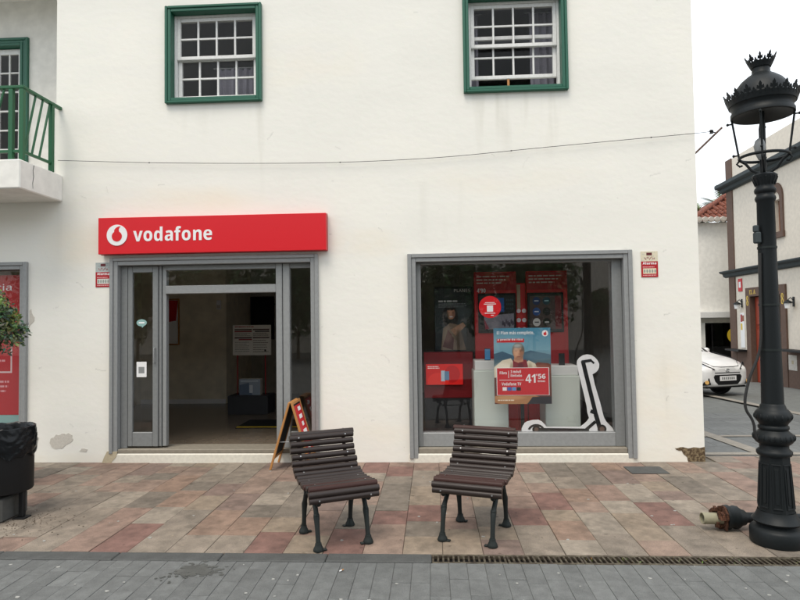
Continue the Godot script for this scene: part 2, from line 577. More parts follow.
	grain(mat("kerb", [0.095, 0.10, 0.10], 0.75), T.stone, 1.2, 0.12)
	grain(mat("sett_stain", [0.115, 0.12, 0.115], 0.55), T.stone, 1.6, 0.12)
	grain(mat("grate", [0.15, 0.135, 0.095], 0.7, 0.2), T.rust, 2.0, 0.2)
	grain(mat("band", [0.36, 0.33, 0.29], 0.8), T.stone, 1.0, 0.1)
	grain(mat("cream", [0.75, 0.68, 0.58], 0.9), T.fine, 0.4, 0.3)
	grain(mat("brown_stone", [0.135, 0.082, 0.06], 0.85), T.cloud, 1.1, 0.2)
	grain(mat("cornice", [0.055, 0.068, 0.072], 0.7), T.cloud, 0.8)
	grain(mat("wood_red", [0.30, 0.04, 0.015], 0.45), T.fine, 1.5)
	grain(mat("wood_orange", [0.27, 0.085, 0.03], 0.5), T.fine, 1.5)
	mat("gold", [0.62, 0.42, 0.05], 0.5)
	grain(mat("tile", [0.33, 0.095, 0.045], 0.85), T.rust, 1.5)
	grain(mat("tile_white", [0.62, 0.58, 0.52], 0.9), T.cloud, 1.5)
	m = mat("leaf", [0.05, 0.11, 0.035], 0.5)
	m.vertex_color_use_as_albedo = true
	m.albedo_color = Color.WHITE
	m.backlight_enabled = true
	m.backlight = Color(0.25, 0.3, 0.12)
	grain(mat("bark", [0.10, 0.075, 0.05], 0.9), T.cloud, 3.0, 0.5)
	m = mat("car_white", [0.80, 0.80, 0.80], 0.3)
	m.clearcoat_enabled = true
	m.clearcoat = 0.8
	m.clearcoat_roughness = 0.05
	mat("rubber", [0.02, 0.02, 0.02], 0.8)
	mat("rim", [0.5, 0.5, 0.52], 0.3, 0.8)
	mat("chrome", [0.7, 0.7, 0.7], 0.15, 1.0)
	mat("amber", [0.75, 0.45, 0.15], 0.3)
	m = mat("bag", [0.007, 0.008, 0.0095], 0.22)
	grain(mat("bin_drum", [0.012, 0.0125, 0.0135], 0.55), T.fine, 2.5, 0.05)
	grain(mat("dark_concrete", [0.075, 0.075, 0.07], 0.9), T.cloud, 2.0, 0.4)
	grain(mat("room", [0.82, 0.74, 0.58], 0.85), T.cloud, 0.5)
	grain(mat("room_grey", [0.50, 0.48, 0.42], 0.85), T.cloud, 0.5)
	grain(mat("room_floor", [0.20, 0.16, 0.12], 0.25), T.cloud, 0.8)
	grain(mat("charcoal", [0.035, 0.036, 0.04], 0.7), T.cloud, 0.5)
	grain(mat("curtain", [0.30, 0.29, 0.34], 0.9), T.fine, 2.0)
	mat("pedestal", [0.66, 0.72, 0.66], 0.45)
	mat("pedestal_top", [0.78, 0.80, 0.78], 0.45)
	mat("yellow", [0.65, 0.45, 0.02], 0.6)
	mat("teal", [0.25, 0.42, 0.40], 0.5)
	mat("blue", [0.03, 0.12, 0.42], 0.4)
	mat("sky_blue", [0.08, 0.30, 0.60], 0.4)
	mat("wire", [0.03, 0.03, 0.03], 0.6)
	mat("gum", [0.32, 0.32, 0.30], 0.9)
	for k in ["iron", "iron_legs", "slat", "slat_red", "bag", "bin_drum", "board_black", "black", "rubber", "wire", "cornice"]: M[k].metallic_specular = 0.33
	M.slat.metallic_specular = 0.42
	grain(mat("dirt", [0.085, 0.065, 0.045], 0.95), T.fine, 4.0)

func ground_y(z: float) -> float:
	return 0.03 * (z + 0.3) if z < -0.3 else 0.0

func build_ground():
	var g := MB.new()
	var zs := [160.0, 20.0, 3.5, -0.3, -6.0, -14.0, -26.0, -200.0]
	var xs := [-200.0, -20.0, 20.0, 200.0]
	for i in zs.size() - 1:
		for j in xs.size() - 1:
			var y0: float = -0.035 + ground_y(maxf(zs[i], -26.0)); var y1: float = -0.035 + ground_y(maxf(zs[i + 1], -26.0))
			g.quad(Vector3(xs[j], y0, zs[i]), Vector3(xs[j + 1], y0, zs[i]), Vector3(xs[j + 1], y1, zs[i + 1]), Vector3(xs[j], y1, zs[i + 1]), Vector3.UP)
	structure("ground", g, M.asphalt)

# ---------- the shop building ----------
var shop
func frame_rect(parent, called, mt, x0, x1, y0, y1, w, z0, z1, bottom = true, b = 0.006):
	# four bars butted end to end, one mesh
	var g := MB.new()
	g.span(x0, x0 + w, y0, y1, z0, z1, b)
	g.span(x1 - w, x1, y0, y1, z0, z1, b)
	g.span(x0 + w, x1 - w, y1 - w, y1, z0, z1 - 0.003, b)
	if bottom: g.span(x0 + w, x1 - w, y0, y0 + w, z0, z1 - 0.003, b)
	return part(parent, called, g, mt)

func sash(win, x0, x1, y0, y1, z, rows, cols, st):
	# one glazed sash: stiles and rails, glazing bars, panes
	frame_rect(win, "sash", M.white_paint, x0, x1, y0, y1, st, z - 0.02, z + 0.02, true, 0.004)
	var bw := 0.022
	var ix0: float = x0 + st; var ix1: float = x1 - st; var iy0: float = y0 + st; var iy1: float = y1 - st
	var pw: float = (ix1 - ix0 - bw * (cols - 1)) / cols
	var ph: float = (iy1 - iy0 - bw * (rows - 1)) / rows
	for c in range(1, cols):
		spanpart(win, "glazing_bar", M.white_paint, ix0 + c * pw + (c - 1) * bw, ix0 + c * (pw + bw), iy0, iy1, z - 0.012, z + 0.014, 0.003)
	for r in range(1, rows):
		spanpart(win, "glazing_bar", M.white_paint, ix0, ix1, iy0 + r * ph + (r - 1) * bw, iy0 + r * (ph + bw), z - 0.012, z + 0.011, 0.003)
	for r in rows:
		for c in cols:
			var px: float = ix0 + c * (pw + bw); var py: float = iy0 + r * (ph + bw)
			var g := MB.new()
			var tl := Vector3(0.0015 * sin(px * 91.0 + py * 17.0), 0.0015 * cos(px * 57.0 + py * 31.0), 0)
			g.quad(Vector3(px, py, z + tl.x), Vector3(px + pw, py, z + tl.y), Vector3(px + pw, py + ph, z - tl.x), Vector3(px, py + ph, z - tl.y), Vector3.BACK)
			part(win, "pane", g, M.old_glass)

func sash_window(x0, x1, y0, y1, raised, label):
	var win := node(shop, "window")
	win.set_meta("label", label)
	# moulded green frame: outer fillet, flat, and the deep jamb
	var g := MB.new()
	for s in [[0.0, 0.03, 0.055], [0.03, 0.068, 0.042]]:
		var a: float = s[0]; var b: float = s[1]; var z: float = s[2]
		g.span(x0 + a, x0 + b, y0 + a, y1 - a, -0.12, z, 0.006)
		g.span(x1 - b, x1 - a, y0 + a, y1 - a, -0.12, z, 0.006)
		g.span(x0 + b, x1 - b, y1 - b, y1 - a, -0.12, z - 0.002, 0.006)
		g.span(x0 + b, x1 - b, y0 + a, y0 + b, -0.12, z - 0.002, 0.006)
	part(win, "frame", g, M.green)
	var w := 0.068
	frame_rect(win, "box_frame", M.white_paint, x0 + w, x1 - w, y0 + w, y1 - w, 0.028, -0.16, -0.065, true, 0.004)
	var ix0: float = x0 + w + 0.028; var ix1: float = x1 - w - 0.028; var iy0: float = y0 + w + 0.028; var iy1: float = y1 - w - 0.028
	var mid: float = (iy0 + iy1) / 2.0
	sash(win, ix0 + 0.002, ix1 - 0.002, mid - 0.02, iy1 - 0.002, -0.095, 2, 4, 0.042)
	sash(win, ix0 + 0.002, ix1 - 0.002, iy0 + raised, mid + 0.02 + raised, -0.14, 2, 4, 0.042)

func build_shop():
	shop = thing("shop_building", "white plastered two-storey building with grey-framed shopfront and green upper windows", "building")
	var g := MB.new()
	var holes := [[-3.70, -1.38, 0.10, 2.31], [-0.20, 2.16, 0.09, 2.28], [-3.06, -2.0, 4.245, 5.315], [0.445, 1.54, 4.25, 5.33], [-7.2, -4.87, 0.35, 2.27], [-7.8, -4.455, 3.395, 6.03]]
	g.wall(-8.5, 2.98, -0.6, 6.7, -0.3, 0.0, holes)
	part(shop, "wall", g, M.plaster)
	spanpart(shop, "side_wall", M.plaster_plain, 2.68, 2.98, -0.6, 6.7, -8.0, -0.301)
	spanpart(shop, "side_wall", M.plaster_plain, -8.5, -8.2, -0.6, 6.7, -8.0, -0.301)
	spanpart(shop, "rear_wall", M.plaster_plain, -8.5, 2.98, -0.6, 6.7, -8.3, -8.001)
	spanpart(shop, "roof", M.tile, -8.7, 3.15, 6.702, 6.9, -8.5, 0.35)
	# recess behind the balcony
	g = MB.new()
	g.wall(-7.8, -4.455, 3.395, 6.03, -1.2, -0.9, [[-6.7, -5.50, 3.395, 5.45]])
	g.span(-4.455, -4.355, 3.395, 6.03, -1.2, -0.301)
	g.span(-7.9, -7.801, 3.395, 6.03, -1.2, -0.301)
	g.span(-7.9, -4.355, 6.031, 6.2, -1.2, -0.301)
	part(shop, "recess_wall", g, M.plaster_plain)
	# rooms
	spanpart(shop, "shop_floor", M.room_floor, -8.2, 2.68, -0.1, 0.12, -8.0, -0.302)
	spanpart(shop, "shop_ceiling", M.white, -8.2, 2.68, 2.78, 3.1, -8.0, -0.302)
	spanpart(shop, "upper_ceiling", M.white, -8.2, 2.68, 6.25, 6.45, -8.0, -0.302)
	spanpart(shop, "inner_wall", M.room, -5.6, -5.45, 0.121, 2.779, -4.1, -0.303)
	spanpart(shop, "inner_wall", M.room, -5.6, -3.83, 0.121, 2.779, -4.25, -4.101)
	spanpart(shop, "inner_wall", M.room, -3.95, -3.83, 0.121, 2.779, -5.6, -4.251)
	spanpart(shop, "inner_wall", M.room_grey, -3.829, 2.679, 0.121, 2.779, -5.75, -5.6)
	spanpart(shop, "skirting", M.white, -5.449, -3.845, 0.121, 0.2, -4.1, -4.085)
	spanpart(shop, "upper_inner_wall", M.room_grey, -4.35, 2.679, 3.101, 6.249, -6.2, -6.0)
	spanpart(shop, "upper_inner_wall", M.room_grey, -0.9, -0.8, 3.101, 6.249, -5.999, -0.303)
	sash_window(-3.11, -1.955, 4.197, 5.362, 0.0, "closed green framed sash window with sixteen small panes")
	sash_window(0.396, 1.583, 4.205, 5.375, 0.115, "green framed sash window with the lower sash pushed up")
	spanpart(shop, "window_prop", M.pine, 0.915, 0.94, 4.302, 4.415, -0.15, -0.13)
	build_entrance()
	build_show_window()
	# worn plaster: patches that lost their skin
	patch("plaster_patch", M.plaster_patch, [[-4.51, 0.225], [-4.5, 0.27], [-4.46, 0.29], [-4.43, 0.325], [-4.385, 0.32], [-4.36, 0.335], [-4.31, 0.325], [-4.28, 0.34], [-4.235, 0.315], [-4.225, 0.27], [-4.25, 0.235], [-4.31, 0.205], [-4.36, 0.16], [-4.43, 0.155], [-4.48, 0.175]])
	patch("plaster_patch", M.plaster_patch, [[-4.77, 0.18], [-4.76, 0.34], [-4.70, 0.33], [-4.64, 0.29], [-4.66, 0.23], [-4.71, 0.20]])
	patch("plaster_patch", M.plaster_patch, [[-4.77, 1.58], [-4.765, 1.78], [-4.745, 1.8], [-4.73, 1.74], [-4.705, 1.70], [-4.715, 1.65], [-4.75, 1.62]])
	patch("plaster_patch", M.plaster_patch, [[-4.15, 0.13], [-4.12, 0.16], [-4.05, 0.15], [-4.07, 0.12]])
	patch("bare_stone_patch", M.bare_stone, [[2.66, 0.152], [2.72, 0.162], [2.80, 0.148], [2.86, 0.16], [2.93, 0.152], [2.982, 0.165], [2.982, 0.0], [2.80, 0.0], [2.79, 0.05], [2.75, 0.085], [2.73, 0.125], [2.69, 0.128]])
	patch("filler_patch", M.filler, [[-3.86, 0.0], [-3.80, 0.13], [-3.68, 0.13], [-3.70, 0.06], [-3.75, 0.0]], 0.034)

func patch(called, mt, pts, z = 0.004):
	var poly := []
	var r := RandomNumberGenerator.new()
	r.seed = int(pts[0][0] * 1000)
	for i in pts.size():
		var a := Vector2(pts[i][0], pts[i][1]); var b := Vector2(pts[(i + 1) % pts.size()][0], pts[(i + 1) % pts.size()][1])
		poly.append(a)
		var q := a.lerp(b, r.randf_range(0.35, 0.65))
		poly.append(q + Vector2(r.randf_range(-0.007, 0.007), r.randf_range(-0.007, 0.007)) * (0.0 if b.x > 2.98 else 1.0))
	var g := MB.new()
	g.prism(poly, -0.004, z)
	return part(shop, called, g, mt)

func glass(parent, x0, x1, y0, y1, z, mt = null):
	var g := MB.new()
	g.span(x0, x1, y0, y1, z - 0.004, z + 0.004)
	return part(parent, "pane", g, mt if mt else M.glass)

func build_entrance():
	var e := node(shop, "entrance")
	e.set_meta("label", "open grey aluminium shop doorway with glazed side leaves")
	var g := MB.new()
	for s in [[-3.775, -3.735, 0.045], [-3.735, -3.685, 0.028], [-1.40, -1.35, 0.028], [-1.35, -1.31, 0.045]]:
		g.span(s[0], s[1], 0.105, 2.385, -0.12, s[2], 0.005)
	g.span(-3.735, -1.35, 2.345, 2.385, -0.12, 0.042, 0.005)
	g.span(-3.685, -1.40, 2.295, 2.345, -0.12, 0.026, 0.005)
	part(e, "outer_frame", g, M.alu_light)
	spanpart(e, "jamb", M.alu, -3.683, -3.605, 0.15, 2.293, -0.17, -0.05, 0.005)
	# folded left leaf
	g = MB.new()
	g.span(-3.600, -3.545, 0.17, 2.29, -0.10, -0.05, 0.006)
	g.span(-3.30, -3.235, 0.17, 2.29, -0.10, -0.05, 0.006)
	g.span(-3.545, -3.30, 0.17, 0.335, -0.098, -0.053, 0.006)
	g.span(-3.545, -3.30, 2.215, 2.29, -0.098, -0.053, 0.006)
	part(e, "door_leaf", g, M.alu)
	glass(e, -3.545, -3.30, 0.335, 2.215, -0.075)
	spanpart(e, "stile", M.alu, -3.228, -3.197, 0.17, 2.293, -0.13, -0.062, 0.005)
	spanpart(e, "stile", M.alu_light, -3.19, -3.145, 0.17, 2.293, -0.15, -0.075, 0.005)
	spanpart(e, "transom", M.alu_light, -3.145, -1.825, 1.955, 2.052, -0.14, -0.05, 0.006)
	glass(e, -3.145, -1.825, 2.052, 2.235, -0.085)
	spanpart(e, "header", M.alu, -3.145, -1.825, 2.235, 2.293, -0.14, -0.055, 0.005)
	spanpart(e, "stile", M.alu_light, -1.825, -1.752, 0.15, 2.293, -0.14, -0.05, 0.006)
	spanpart(e, "stile", M.alu_light, -1.746, -1.665, 0.15, 2.293, -0.15, -0.06, 0.006)
	spanpart(e, "rail", M.alu, -1.665, -1.402, 0.15, 0.335, -0.13, -0.065, 0.006)
	spanpart(e, "rail", M.alu, -1.665, -1.402, 2.235, 2.293, -0.13, -0.065, 0.006)
	glass(e, -1.665, -1.402, 0.335, 2.235, -0.095)
	spanpart(e, "threshold", M.sill, -3.683, -1.402, 0.105, 0.15, -0.30, 0.02, 0.006)
	spanpart(e, "plinth", M.plinth, -3.78, -1.30, -0.05, 0.104, -0.29, 0.03, 0.012)
	var t := MB.new()
	t.tube([Vector3(-3.27, 1.15, -0.045), Vector3(-3.27, 1.15, -0.02), Vector3(-3.27, 1.32, -0.02), Vector3(-3.27, 1.32, -0.045)], 0.008, 8)
	part(e, "handle", t, M.alu_light)

func build_show_window():
	var e := node(shop, "show_window")
	e.set_meta("label", "large grey-framed shop window between the two benches and the corner")
	var g := MB.new()
	for s in [[-0.28, -0.235, 0.045], [-0.235, -0.185, 0.028], [2.145, 2.195, 0.028], [2.195, 2.24, 0.045]]:
		g.span(s[0], s[1], 0.045, 2.365, -0.12, s[2], 0.005)
	g.span(-0.235, 2.195, 2.32, 2.365, -0.12, 0.042, 0.005)
	g.span(-0.185, 2.145, 2.272, 2.32, -0.12, 0.026, 0.005)
	part(e, "outer_frame", g, M.alu_light)
	spanpart(e, "jamb", M.alu, -0.183, -0.132, 0.16, 2.27, -0.17, -0.055, 0.005)
	spanpart(e, "jamb", M.alu, 2.035, 2.143, 0.16, 2.27, -0.19, -0.055, 0.005)
	spanpart(e, "head", M.alu, -0.132, 2.035, 2.245, 2.27, -0.17, -0.058, 0.005)
	spanpart(e, "rail", M.alu_light, -0.132, 2.035, 0.16, 0.318, -0.17, -0.056, 0.006)
	glass(e, -0.132, 2.035, 0.318, 2.245, -0.085)
	spanpart(e, "sill", M.sill, -0.183, 2.143, 0.098, 0.158, -0.30, 0.012, 0.006)
	spanpart(e, "plinth", M.plinth, -0.29, 2.25, -0.05, 0.097, -0.29, 0.024, 0.012)
	# neighbouring window of the same shop
	var f := node(shop, "show_window")
	f.set_meta("label", "grey framed shop window with a red poster behind the bin")
	g = MB.new()
	for s in [[-7.29, -7.25, 0.045], [-7.25, -7.2, 0.028], [-4.875, -4.83, 0.028], [-4.83, -4.785, 0.045]]:
		g.span(s[0], s[1], 0.30, 2.36, -0.12, s[2], 0.005)
	g.span(-7.25, -4.83, 2.318, 2.36, -0.12, 0.042, 0.005)
	g.span(-7.2, -4.875, 2.27, 2.318, -0.12, 0.026, 0.005)
	g.span(-7.2, -4.875, 0.30, 0.36, -0.12, 0.026, 0.005)
	part(f, "outer_frame", g, M.alu_light)
	glass(f, -7.2, -4.875, 0.36, 2.268, -0.085)

func build_balcony():
	var b = thing("balcony", "white slab balcony with dark green slanted-bar railing", "balcony", Vector3(-4.37, 3.07, 0))
	var g := MB.new()
	g.span(-3.6, 0.0, 0.0, 0.315, 0.001, 0.745, 0.012)
	part(b, "slab", g, M.plaster_plain)
	g = MB.new()
	g.tube([Vector3(0.001, 0.30, 0.52), Vector3(0.001, 0.24, 0.535), Vector3(0.001, 0.17, 0.525), Vector3(0.001, 0.10, 0.54), Vector3(0.001, 0.04, 0.535)], [0.004, 0.003, 0.004, 0.003, 0.002], 5)
	part(b, "crack", g, M.charcoal)
	var rx := -0.035; var rz := 0.665; var lo := 0.42; var hi := 1.10
	g = MB.new()
	g.bar(Vector3(-3.6, hi + 0.02, rz), Vector3(rx + 0.03, hi + 0.02, rz), 0.05, 0.035, 0.006)
	part(b, "handrail", g, M.green_rail)
	g = MB.new()
	g.bar(Vector3(rx, hi + 0.02, rz - 0.026), Vector3(rx, hi + 0.02, 0.002), 0.05, 0.035, 0.006)
	part(b, "handrail", g, M.green_rail)
	g = MB.new()
	g.bar(Vector3(-3.6, lo, rz), Vector3(rx - 0.025, lo, rz), 0.03, 0.03, 0.004)
	part(b, "lower_rail", g, M.green_rail)
	g = MB.new()
	g.bar(Vector3(rx, lo, rz - 0.025), Vector3(rx, lo, 0.19), 0.03, 0.03, 0.004)
	part(b, "lower_rail", g, M.green_rail)
	for p in [[rx, rz], [-0.155, rz], [rx, 0.166], [-1.3, rz], [-2.5, rz]]:
		spanpart(b, "post", M.green_rail, p[0] - 0.024, p[0] + 0.024, 0.316, hi + 0.001, p[1] - 0.024, p[1] + 0.024, 0.004)
	for k in 3:
		var z: float = 0.25 + k * 0.125
		g = MB.new()
		g.bar(Vector3(rx, lo + 0.015, minf(z + 0.13, rz - 0.03)), Vector3(rx, hi + 0.002, z - 0.05), 0.02, 0.02, 0.003)
		part(b, "bar", g, M.green_rail)
	for k in 22:
		var x := -0.30 - k * 0.14
		g = MB.new()
		g.bar(Vector3(x - 0.13, lo + 0.015, rz), Vector3(x + 0.06, hi + 0.002, rz), 0.02, 0.02, 0.003)
		part(b, "bar", g, M.green_rail)
	# door at the back of the recess
	var d := node(shop, "balcony_door")
	g = MB.new()
	for s in [[0.0, 0.035, -0.86], [0.035, 0.075, -0.872], [0.075, 0.11, -0.862]]:
		g.span(-5.425 - s[1], -5.425 - s[0], 3.40, 5.52 - s[0], -0.98, s[2], 0.005)
		g.span(-6.77 + s[0], -6.77 + s[1], 3.40, 5.52 - s[0], -0.98, s[2], 0.005)
		g.span(-6.77 + s[1], -5.425 - s[1], 5.52 - s[1], 5.52 - s[0], -0.98, s[2] - 0.002, 0.005)
	part(d, "frame", g, M.green)
	for k in 2:
		sash(d, -6.095 + k * 0.0 if k == 1 else -6.655, -5.54 if k == 1 else -6.10, 3.42, 5.40, -0.97, 7, 3, 0.075)

# ---------- pavement ----------
func build_pavement():
	var pv := Node3D.new()
	pv.name = numbered("pavement")
	add_child(pv)
	meta(pv, "", "", "", "structure")
	var g := MB.new()
	g.span(-14.0, 7.0, -0.03, -0.014, -0.02, 2.69)
	g.span(3.0, 7.0, -0.03, -0.014, -0.28, -0.02)
	part(pv, "bed", g, M.pave_bed)
	var r := RandomNumberGenerator.new()
	r.seed = 41
	var given := [[-2.78,1.97,"r"],[-2.28,2.61,"r"],[-2.52,2.29,"p"],[-2.48,2.69,"p"],[-3.70,1.04,"g"],[-3.10,0.96,"p"],[-2.95,1.14,"p"],[-4.15,0.36,"d"],[-3.99,0.78,"p"],[-3.79,0.58,"g"],[-3.58,1.47,"p"],[-3.09,2.02,"g"],[-2.89,2.57,"g"],[-2.75,2.36,"g"],[-3.07,1.47,"g"],[-2.95,1.76,"g"],[-2.24,1.61,"o"],[-2.23,1.46,"o"],[-3.00,0.81,"p"],[-2.85,1.14,"p"],[-2.56,0.78,"o"],[-2.33,0.70,"g"],[-2.34,1.07,"d"],[-1.97,1.36,"y"],[-1.71,1.63,"m"],[-1.73,0.89,"p"],[-1.93,1.88,"g"],[-1.71,2.00,"d"],[-1.73,2.28,"o"],[-1.42,2.14,"o"],[-1.28,2.54,"r"],[-1.30,2.29,"p"],[-2.19,2.50,"r"],[-2.12,2.45,"g"],[-2.41,1.94,"s"],[-2.12,2.13,"g"],[-1.78,2.55,"g"],[-1.52,2.54,"g"],[-2.49,1.40,"d"],[-2.92,0.58,"d"],[-2.62,0.23,"y"],[-2.12,0.36,"g"],[-1.58,0.96,"p"],[-1.51,0.69,"p"],[-1.43,0.96,"g"],[-1.25,1.51,"g"],[-1.22,2.11,"y"],[-1.16,2.54,"r"],[-1.00,2.44,"y"],[-0.87,2.11,"p"],[-0.68,2.33,"g"],[-0.75,1.45,"p"],[-0.60,1.13,"p"],[-0.61,0.18,"r"],[-0.39,2.21,"r"],[-0.46,2.62,"p"],[-0.40,1.29,"g"],[-0.92,0.36,"g"],[-0.67,2.62,"r"],[-0.32,0.32,"r"],[-0.45,-0.00,"r"],[-0.30,0.77,"g"],[-0.10,0.57,"g"],[-0.33,1.29,"d"],[-0.09,1.53,"y"],[-0.29,1.86,"r"],[-0.09,1.93,"r"],[0.13,0.14,"p"],[0.31,1.44,"p"],[0.24,1.85,"p"],[0.47,1.58,"y"],[0.49,2.20,"y"],[0.03,2.52,"g"],[0.85,0.36,"p"],[0.77,1.28,"p"],[-0.22,2.52,"y"],[0.17,2.42,"g"],[0.20,0.69,"g"],[0.30,2.60,"y"],[0.76,1.89,"r"],[0.81,1.43,"p"],[1.07,1.37,"r"],[1.25,1.34,"r"],[1.02,1.79,"y"],[1.21,1.91,"r"],[1.38,1.84,"s"],[1.40,1.43,"o"],[1.62,1.43,"p"],[1.06,2.15,"o"],[0.98,2.50,"s"],[0.77,2.30,"g"],[1.32,2.29,"g"],[1.70,0.69,"d"],[1.30,0.69,"g"],[1.06,0.91,"p"],[1.85,0.32,"o"],[1.28,0.05,"d"],[1.81,1.11,"o"],[1.82,1.33,"s"],[1.66,1.71,"s"],[1.87,1.57,"p"],[1.59,2.03,"y"],[1.55,2.45,"p"],[2.23,0.14,"p"],[0.95,0.36,"p"],[1.69,0.14,"g"],[1.86,1.70,"r"],[2.09,1.75,"s"],[1.65,2.18,"y"],[1.94,2.11,"s"],[1.80,2.44,"y"],[1.68,2.49,"p"],[2.62,0.36,"p"],[2.68,0.57,"p"],[2.64,0.76,"g"],[2.40,1.01,"d"],[2.67,1.01,"g"],[3.28,0.15,"p"],[2.93,0.76,"p"],[2.62,1.56,"p"],[2.33,1.56,"y"],[2.86,1.26,"p"],[2.41,1.90,"p"],[2.21,0.76,"p"],[2.13,1.11,"y"],[1.99,2.48,"g"],[3.50,0.76,"p"],[3.12,1.41,"y"],[3.80,0.15,"p"]]
	var cache := {}
	var kinds := ["g", "g", "h", "p", "q", "p", "s", "g", "p", "m", "d", "m"]
	for k in range(-20, 16):
		var x0 := 0.045 + 0.278 * k
		var z := 2.682
		var zmin := 0.0 if x0 < 2.9 else -0.27
		while z > zmin + 0.05:
			var l: float = [0.28, 0.34, 0.42, 0.5, 0.6][r.randi() % 5]
			if z - l < zmin + 0.16: l = z - zmin
			l = snappedf(l, 0.02)
			var za := z - l
			var key = kinds[r.randi() % kinds.size()]
			for p in given:
				if p[0] > x0 and p[0] < x0 + 0.278 and p[1] > za and p[1] < z: key = p[2]
			if key == "g" and r.randf() < 0.45: key = "h"
			if key == "p" and r.randf() < 0.45: key = "q"
			if not cache.has(l):
				g = MB.new()
				g.box(Vector3(0, -0.02, 0), Vector3(0.2750, 0.04, l - 0.003), 0.003)
				cache[l] = g.mesh()
			var o := part(pv, "slab", cache[l], M["slab_" + key])
			o.position = Vector3(x0 + 0.139, r.randf_range(-0.003, 0.002), z - l / 2)
			o.rotation = Vector3(r.randf_range(-0.004, 0.004), 0, r.randf_range(-0.004, 0.004))
			z = za
	# dark kerb row, left of the drain
	var x := -0.03
	while x > -7.5:
		var l := r.randf_range(0.7, 1.05)
		g = MB.new()
		g.box(Vector3.ZERO, Vector3(l - 0.005, 0.06, 0.132), 0.006)
		var o := part(pv, "kerb_stone", g, M.kerb)
		o.position = Vector3(x - l / 2, -0.028 + r.randf_range(-0.001, 0.002), 2.756)
		x -= l

func build_street():
	var st := Node3D.new()
	st.name = numbered("street")
	add_child(st)
	meta(st, "", "", "", "structure")
	var r := RandomNumberGenerator.new()
	r.seed = 8
	var cache := {}
	var g: MB
	for k in range(-36, 30):
		var x := k * 0.1185 + 0.02
		var z := 2.828 - (0.0 if k % 2 == 0 else 0.11) * 0.0
		var first := true
		while z < 3.5:
			var l: float = [0.22, 0.26, 0.30][r.randi() % 3]
			if first: l = [0.12, 0.18, 0.24, 0.3][r.randi() % 4]
			first = false
			if not cache.has(l):
				g = MB.new()
				g.box(Vector3(0, -0.02, 0), Vector3(0.1163, 0.04, l - 0.0022), 0.002)
				cache[l] = g.mesh()
			var tone := clampi(int(r.randfn(1.6, 0.7)), 0, 3)
			if x > 0.95 and x < 1.45: tone = mini(tone + 1, 3)
			var o := part(st, "paver", cache[l], M["sett_%d" % tone])
			o.position = Vector3(x, -0.003 + r.randf_range(-0.0018, 0.0015), z + l / 2)
			o.rotation = Vector3(r.randf_range(-0.005, 0.005), 0, r.randf_range(-0.006, 0.006))
			z += l
	spanpart(st, "bed", M.sett_1, -20.0, 20.0, -0.03, -0.0085, 2.829, 24.0)
	# side street falling away past the corner
	var sl := Node3D.new()
	sl.name = numbered("side_street")
	add_child(sl)
	meta(sl, "", "", "", "structure")
	sl.position = Vector3(0, 0, -0.3)
	sl.rotation.x = -0.03
	var pm := MB.new()
	pm.box(Vector3(0, -0.02, 0), Vector3(0.556, 0.03, 0.325), 0.004)
	var pmesh := pm.mesh()
	for i in 12:
		for j in 12:
			var o := part(sl, "paver", pmesh, M["sett_%d" % clampi(int(r.randfn(2.2, 0.9)), 0, 3)])
			o.position = Vector3(3.28 + i * 0.56 + (0.28 if j % 2 == 1 else 0.0), r.randf_range(-0.006, -0.003), -0.17 - j * 0.33)
	for s in [[3.0, 10.0, -0.20, -0.06], [3.74, 3.92, -9.0, -0.21], [3.0, 3.735, -1.46, -1.36], [3.925, 10.0, -1.46, -1.36], [6.3, 6.48, -9.0, -1.47]]:
		spanpart(sl, "granite_band", M.band, s[0], s[1], -0.004, 0.0015, s[2], s[3])
	# drain with cast grates
	var d = thing("drain_channel", "long rusty slotted drain grate set between red slabs and grey street", "drain", Vector3(-0.03, 0, 2.756))
	g = MB.new()
	g.span(0.0, 5.0, -0.034, -0.031, -0.07, 0.07)
	part(d, "channel", g, M.black)
	for k in 10:
		g = MB.new()
		var a := k * 0.5
		g.span(a + 0.002, a + 0.498, -0.03, 0.0, -0.072, -0.054, 0.003)
		g.span(a + 0.002, a + 0.498, -0.03, 0.0, 0.054, 0.072, 0.003)
		for j in 15:
			g.bar(Vector3(a + 0.008 + j * 0.0343, -0.012, -0.054), Vector3(a + 0.008 + j * 0.0343 + (0.006 if k > 0 else 0.0), -0.012, 0.054), 0.013, 0.02)
		part(d, "grate", g, M.grate)
	r.seed = 77
	g = MB.new()
	for k in 70:
		var c := Vector3(r.randf_range(1.0, 4.6), -0.008, r.randf_range(-0.05, 0.05))
		leaf(g, c, r.randf_range(0.008, 0.02), r, Color(0.16, 0.17, 0.05))
	meta(part(d, "moss", g, M.leaf), "", "", "", "stuff")
	# inspection cover near the corner
	var mc := MB.new()
	mc.span(-0.19, 0.19, 0.0, 0.006, -0.145, 0.145, 0.002)
	var cover := part(self, "inspection_cover", mc, M.kerb)
	cover.position = Vector3(2.21, 0.001, 0.38)
	meta(cover, "dark grey rectangular cover plate set in red slabs near the corner", "cover plate")

func leaf(g: MB, c: Vector3, s: float, r: RandomNumberGenerator, col: Color, up := Vector3.ZERO):
	# one bent leaf: two facets
	var d := Vector3(r.randfn(), r.randfn(), r.randfn()).normalized()
	if up != Vector3.ZERO: d = (d + up).normalized()
	var w := d.cross(Vector3(r.randfn(), r.randfn(), r.randfn())).normalized()
	var nn := d.cross(w).normalized()
	g.col = Color(col.r * r.randf_range(0.65, 1.4), col.g * r.randf_range(0.65, 1.35), col.b * r.randf_range(0.6, 1.4))
	var a := c - d * s; var b := c + d * s
	var m := c + nn * s * 0.15
	var p := m + w * s * 0.45; var q := m - w * s * 0.45
	g.tri(a, p, b, nn, nn, nn); g.tri(a, q, b, nn, nn, nn)
	g.col = Color.WHITE

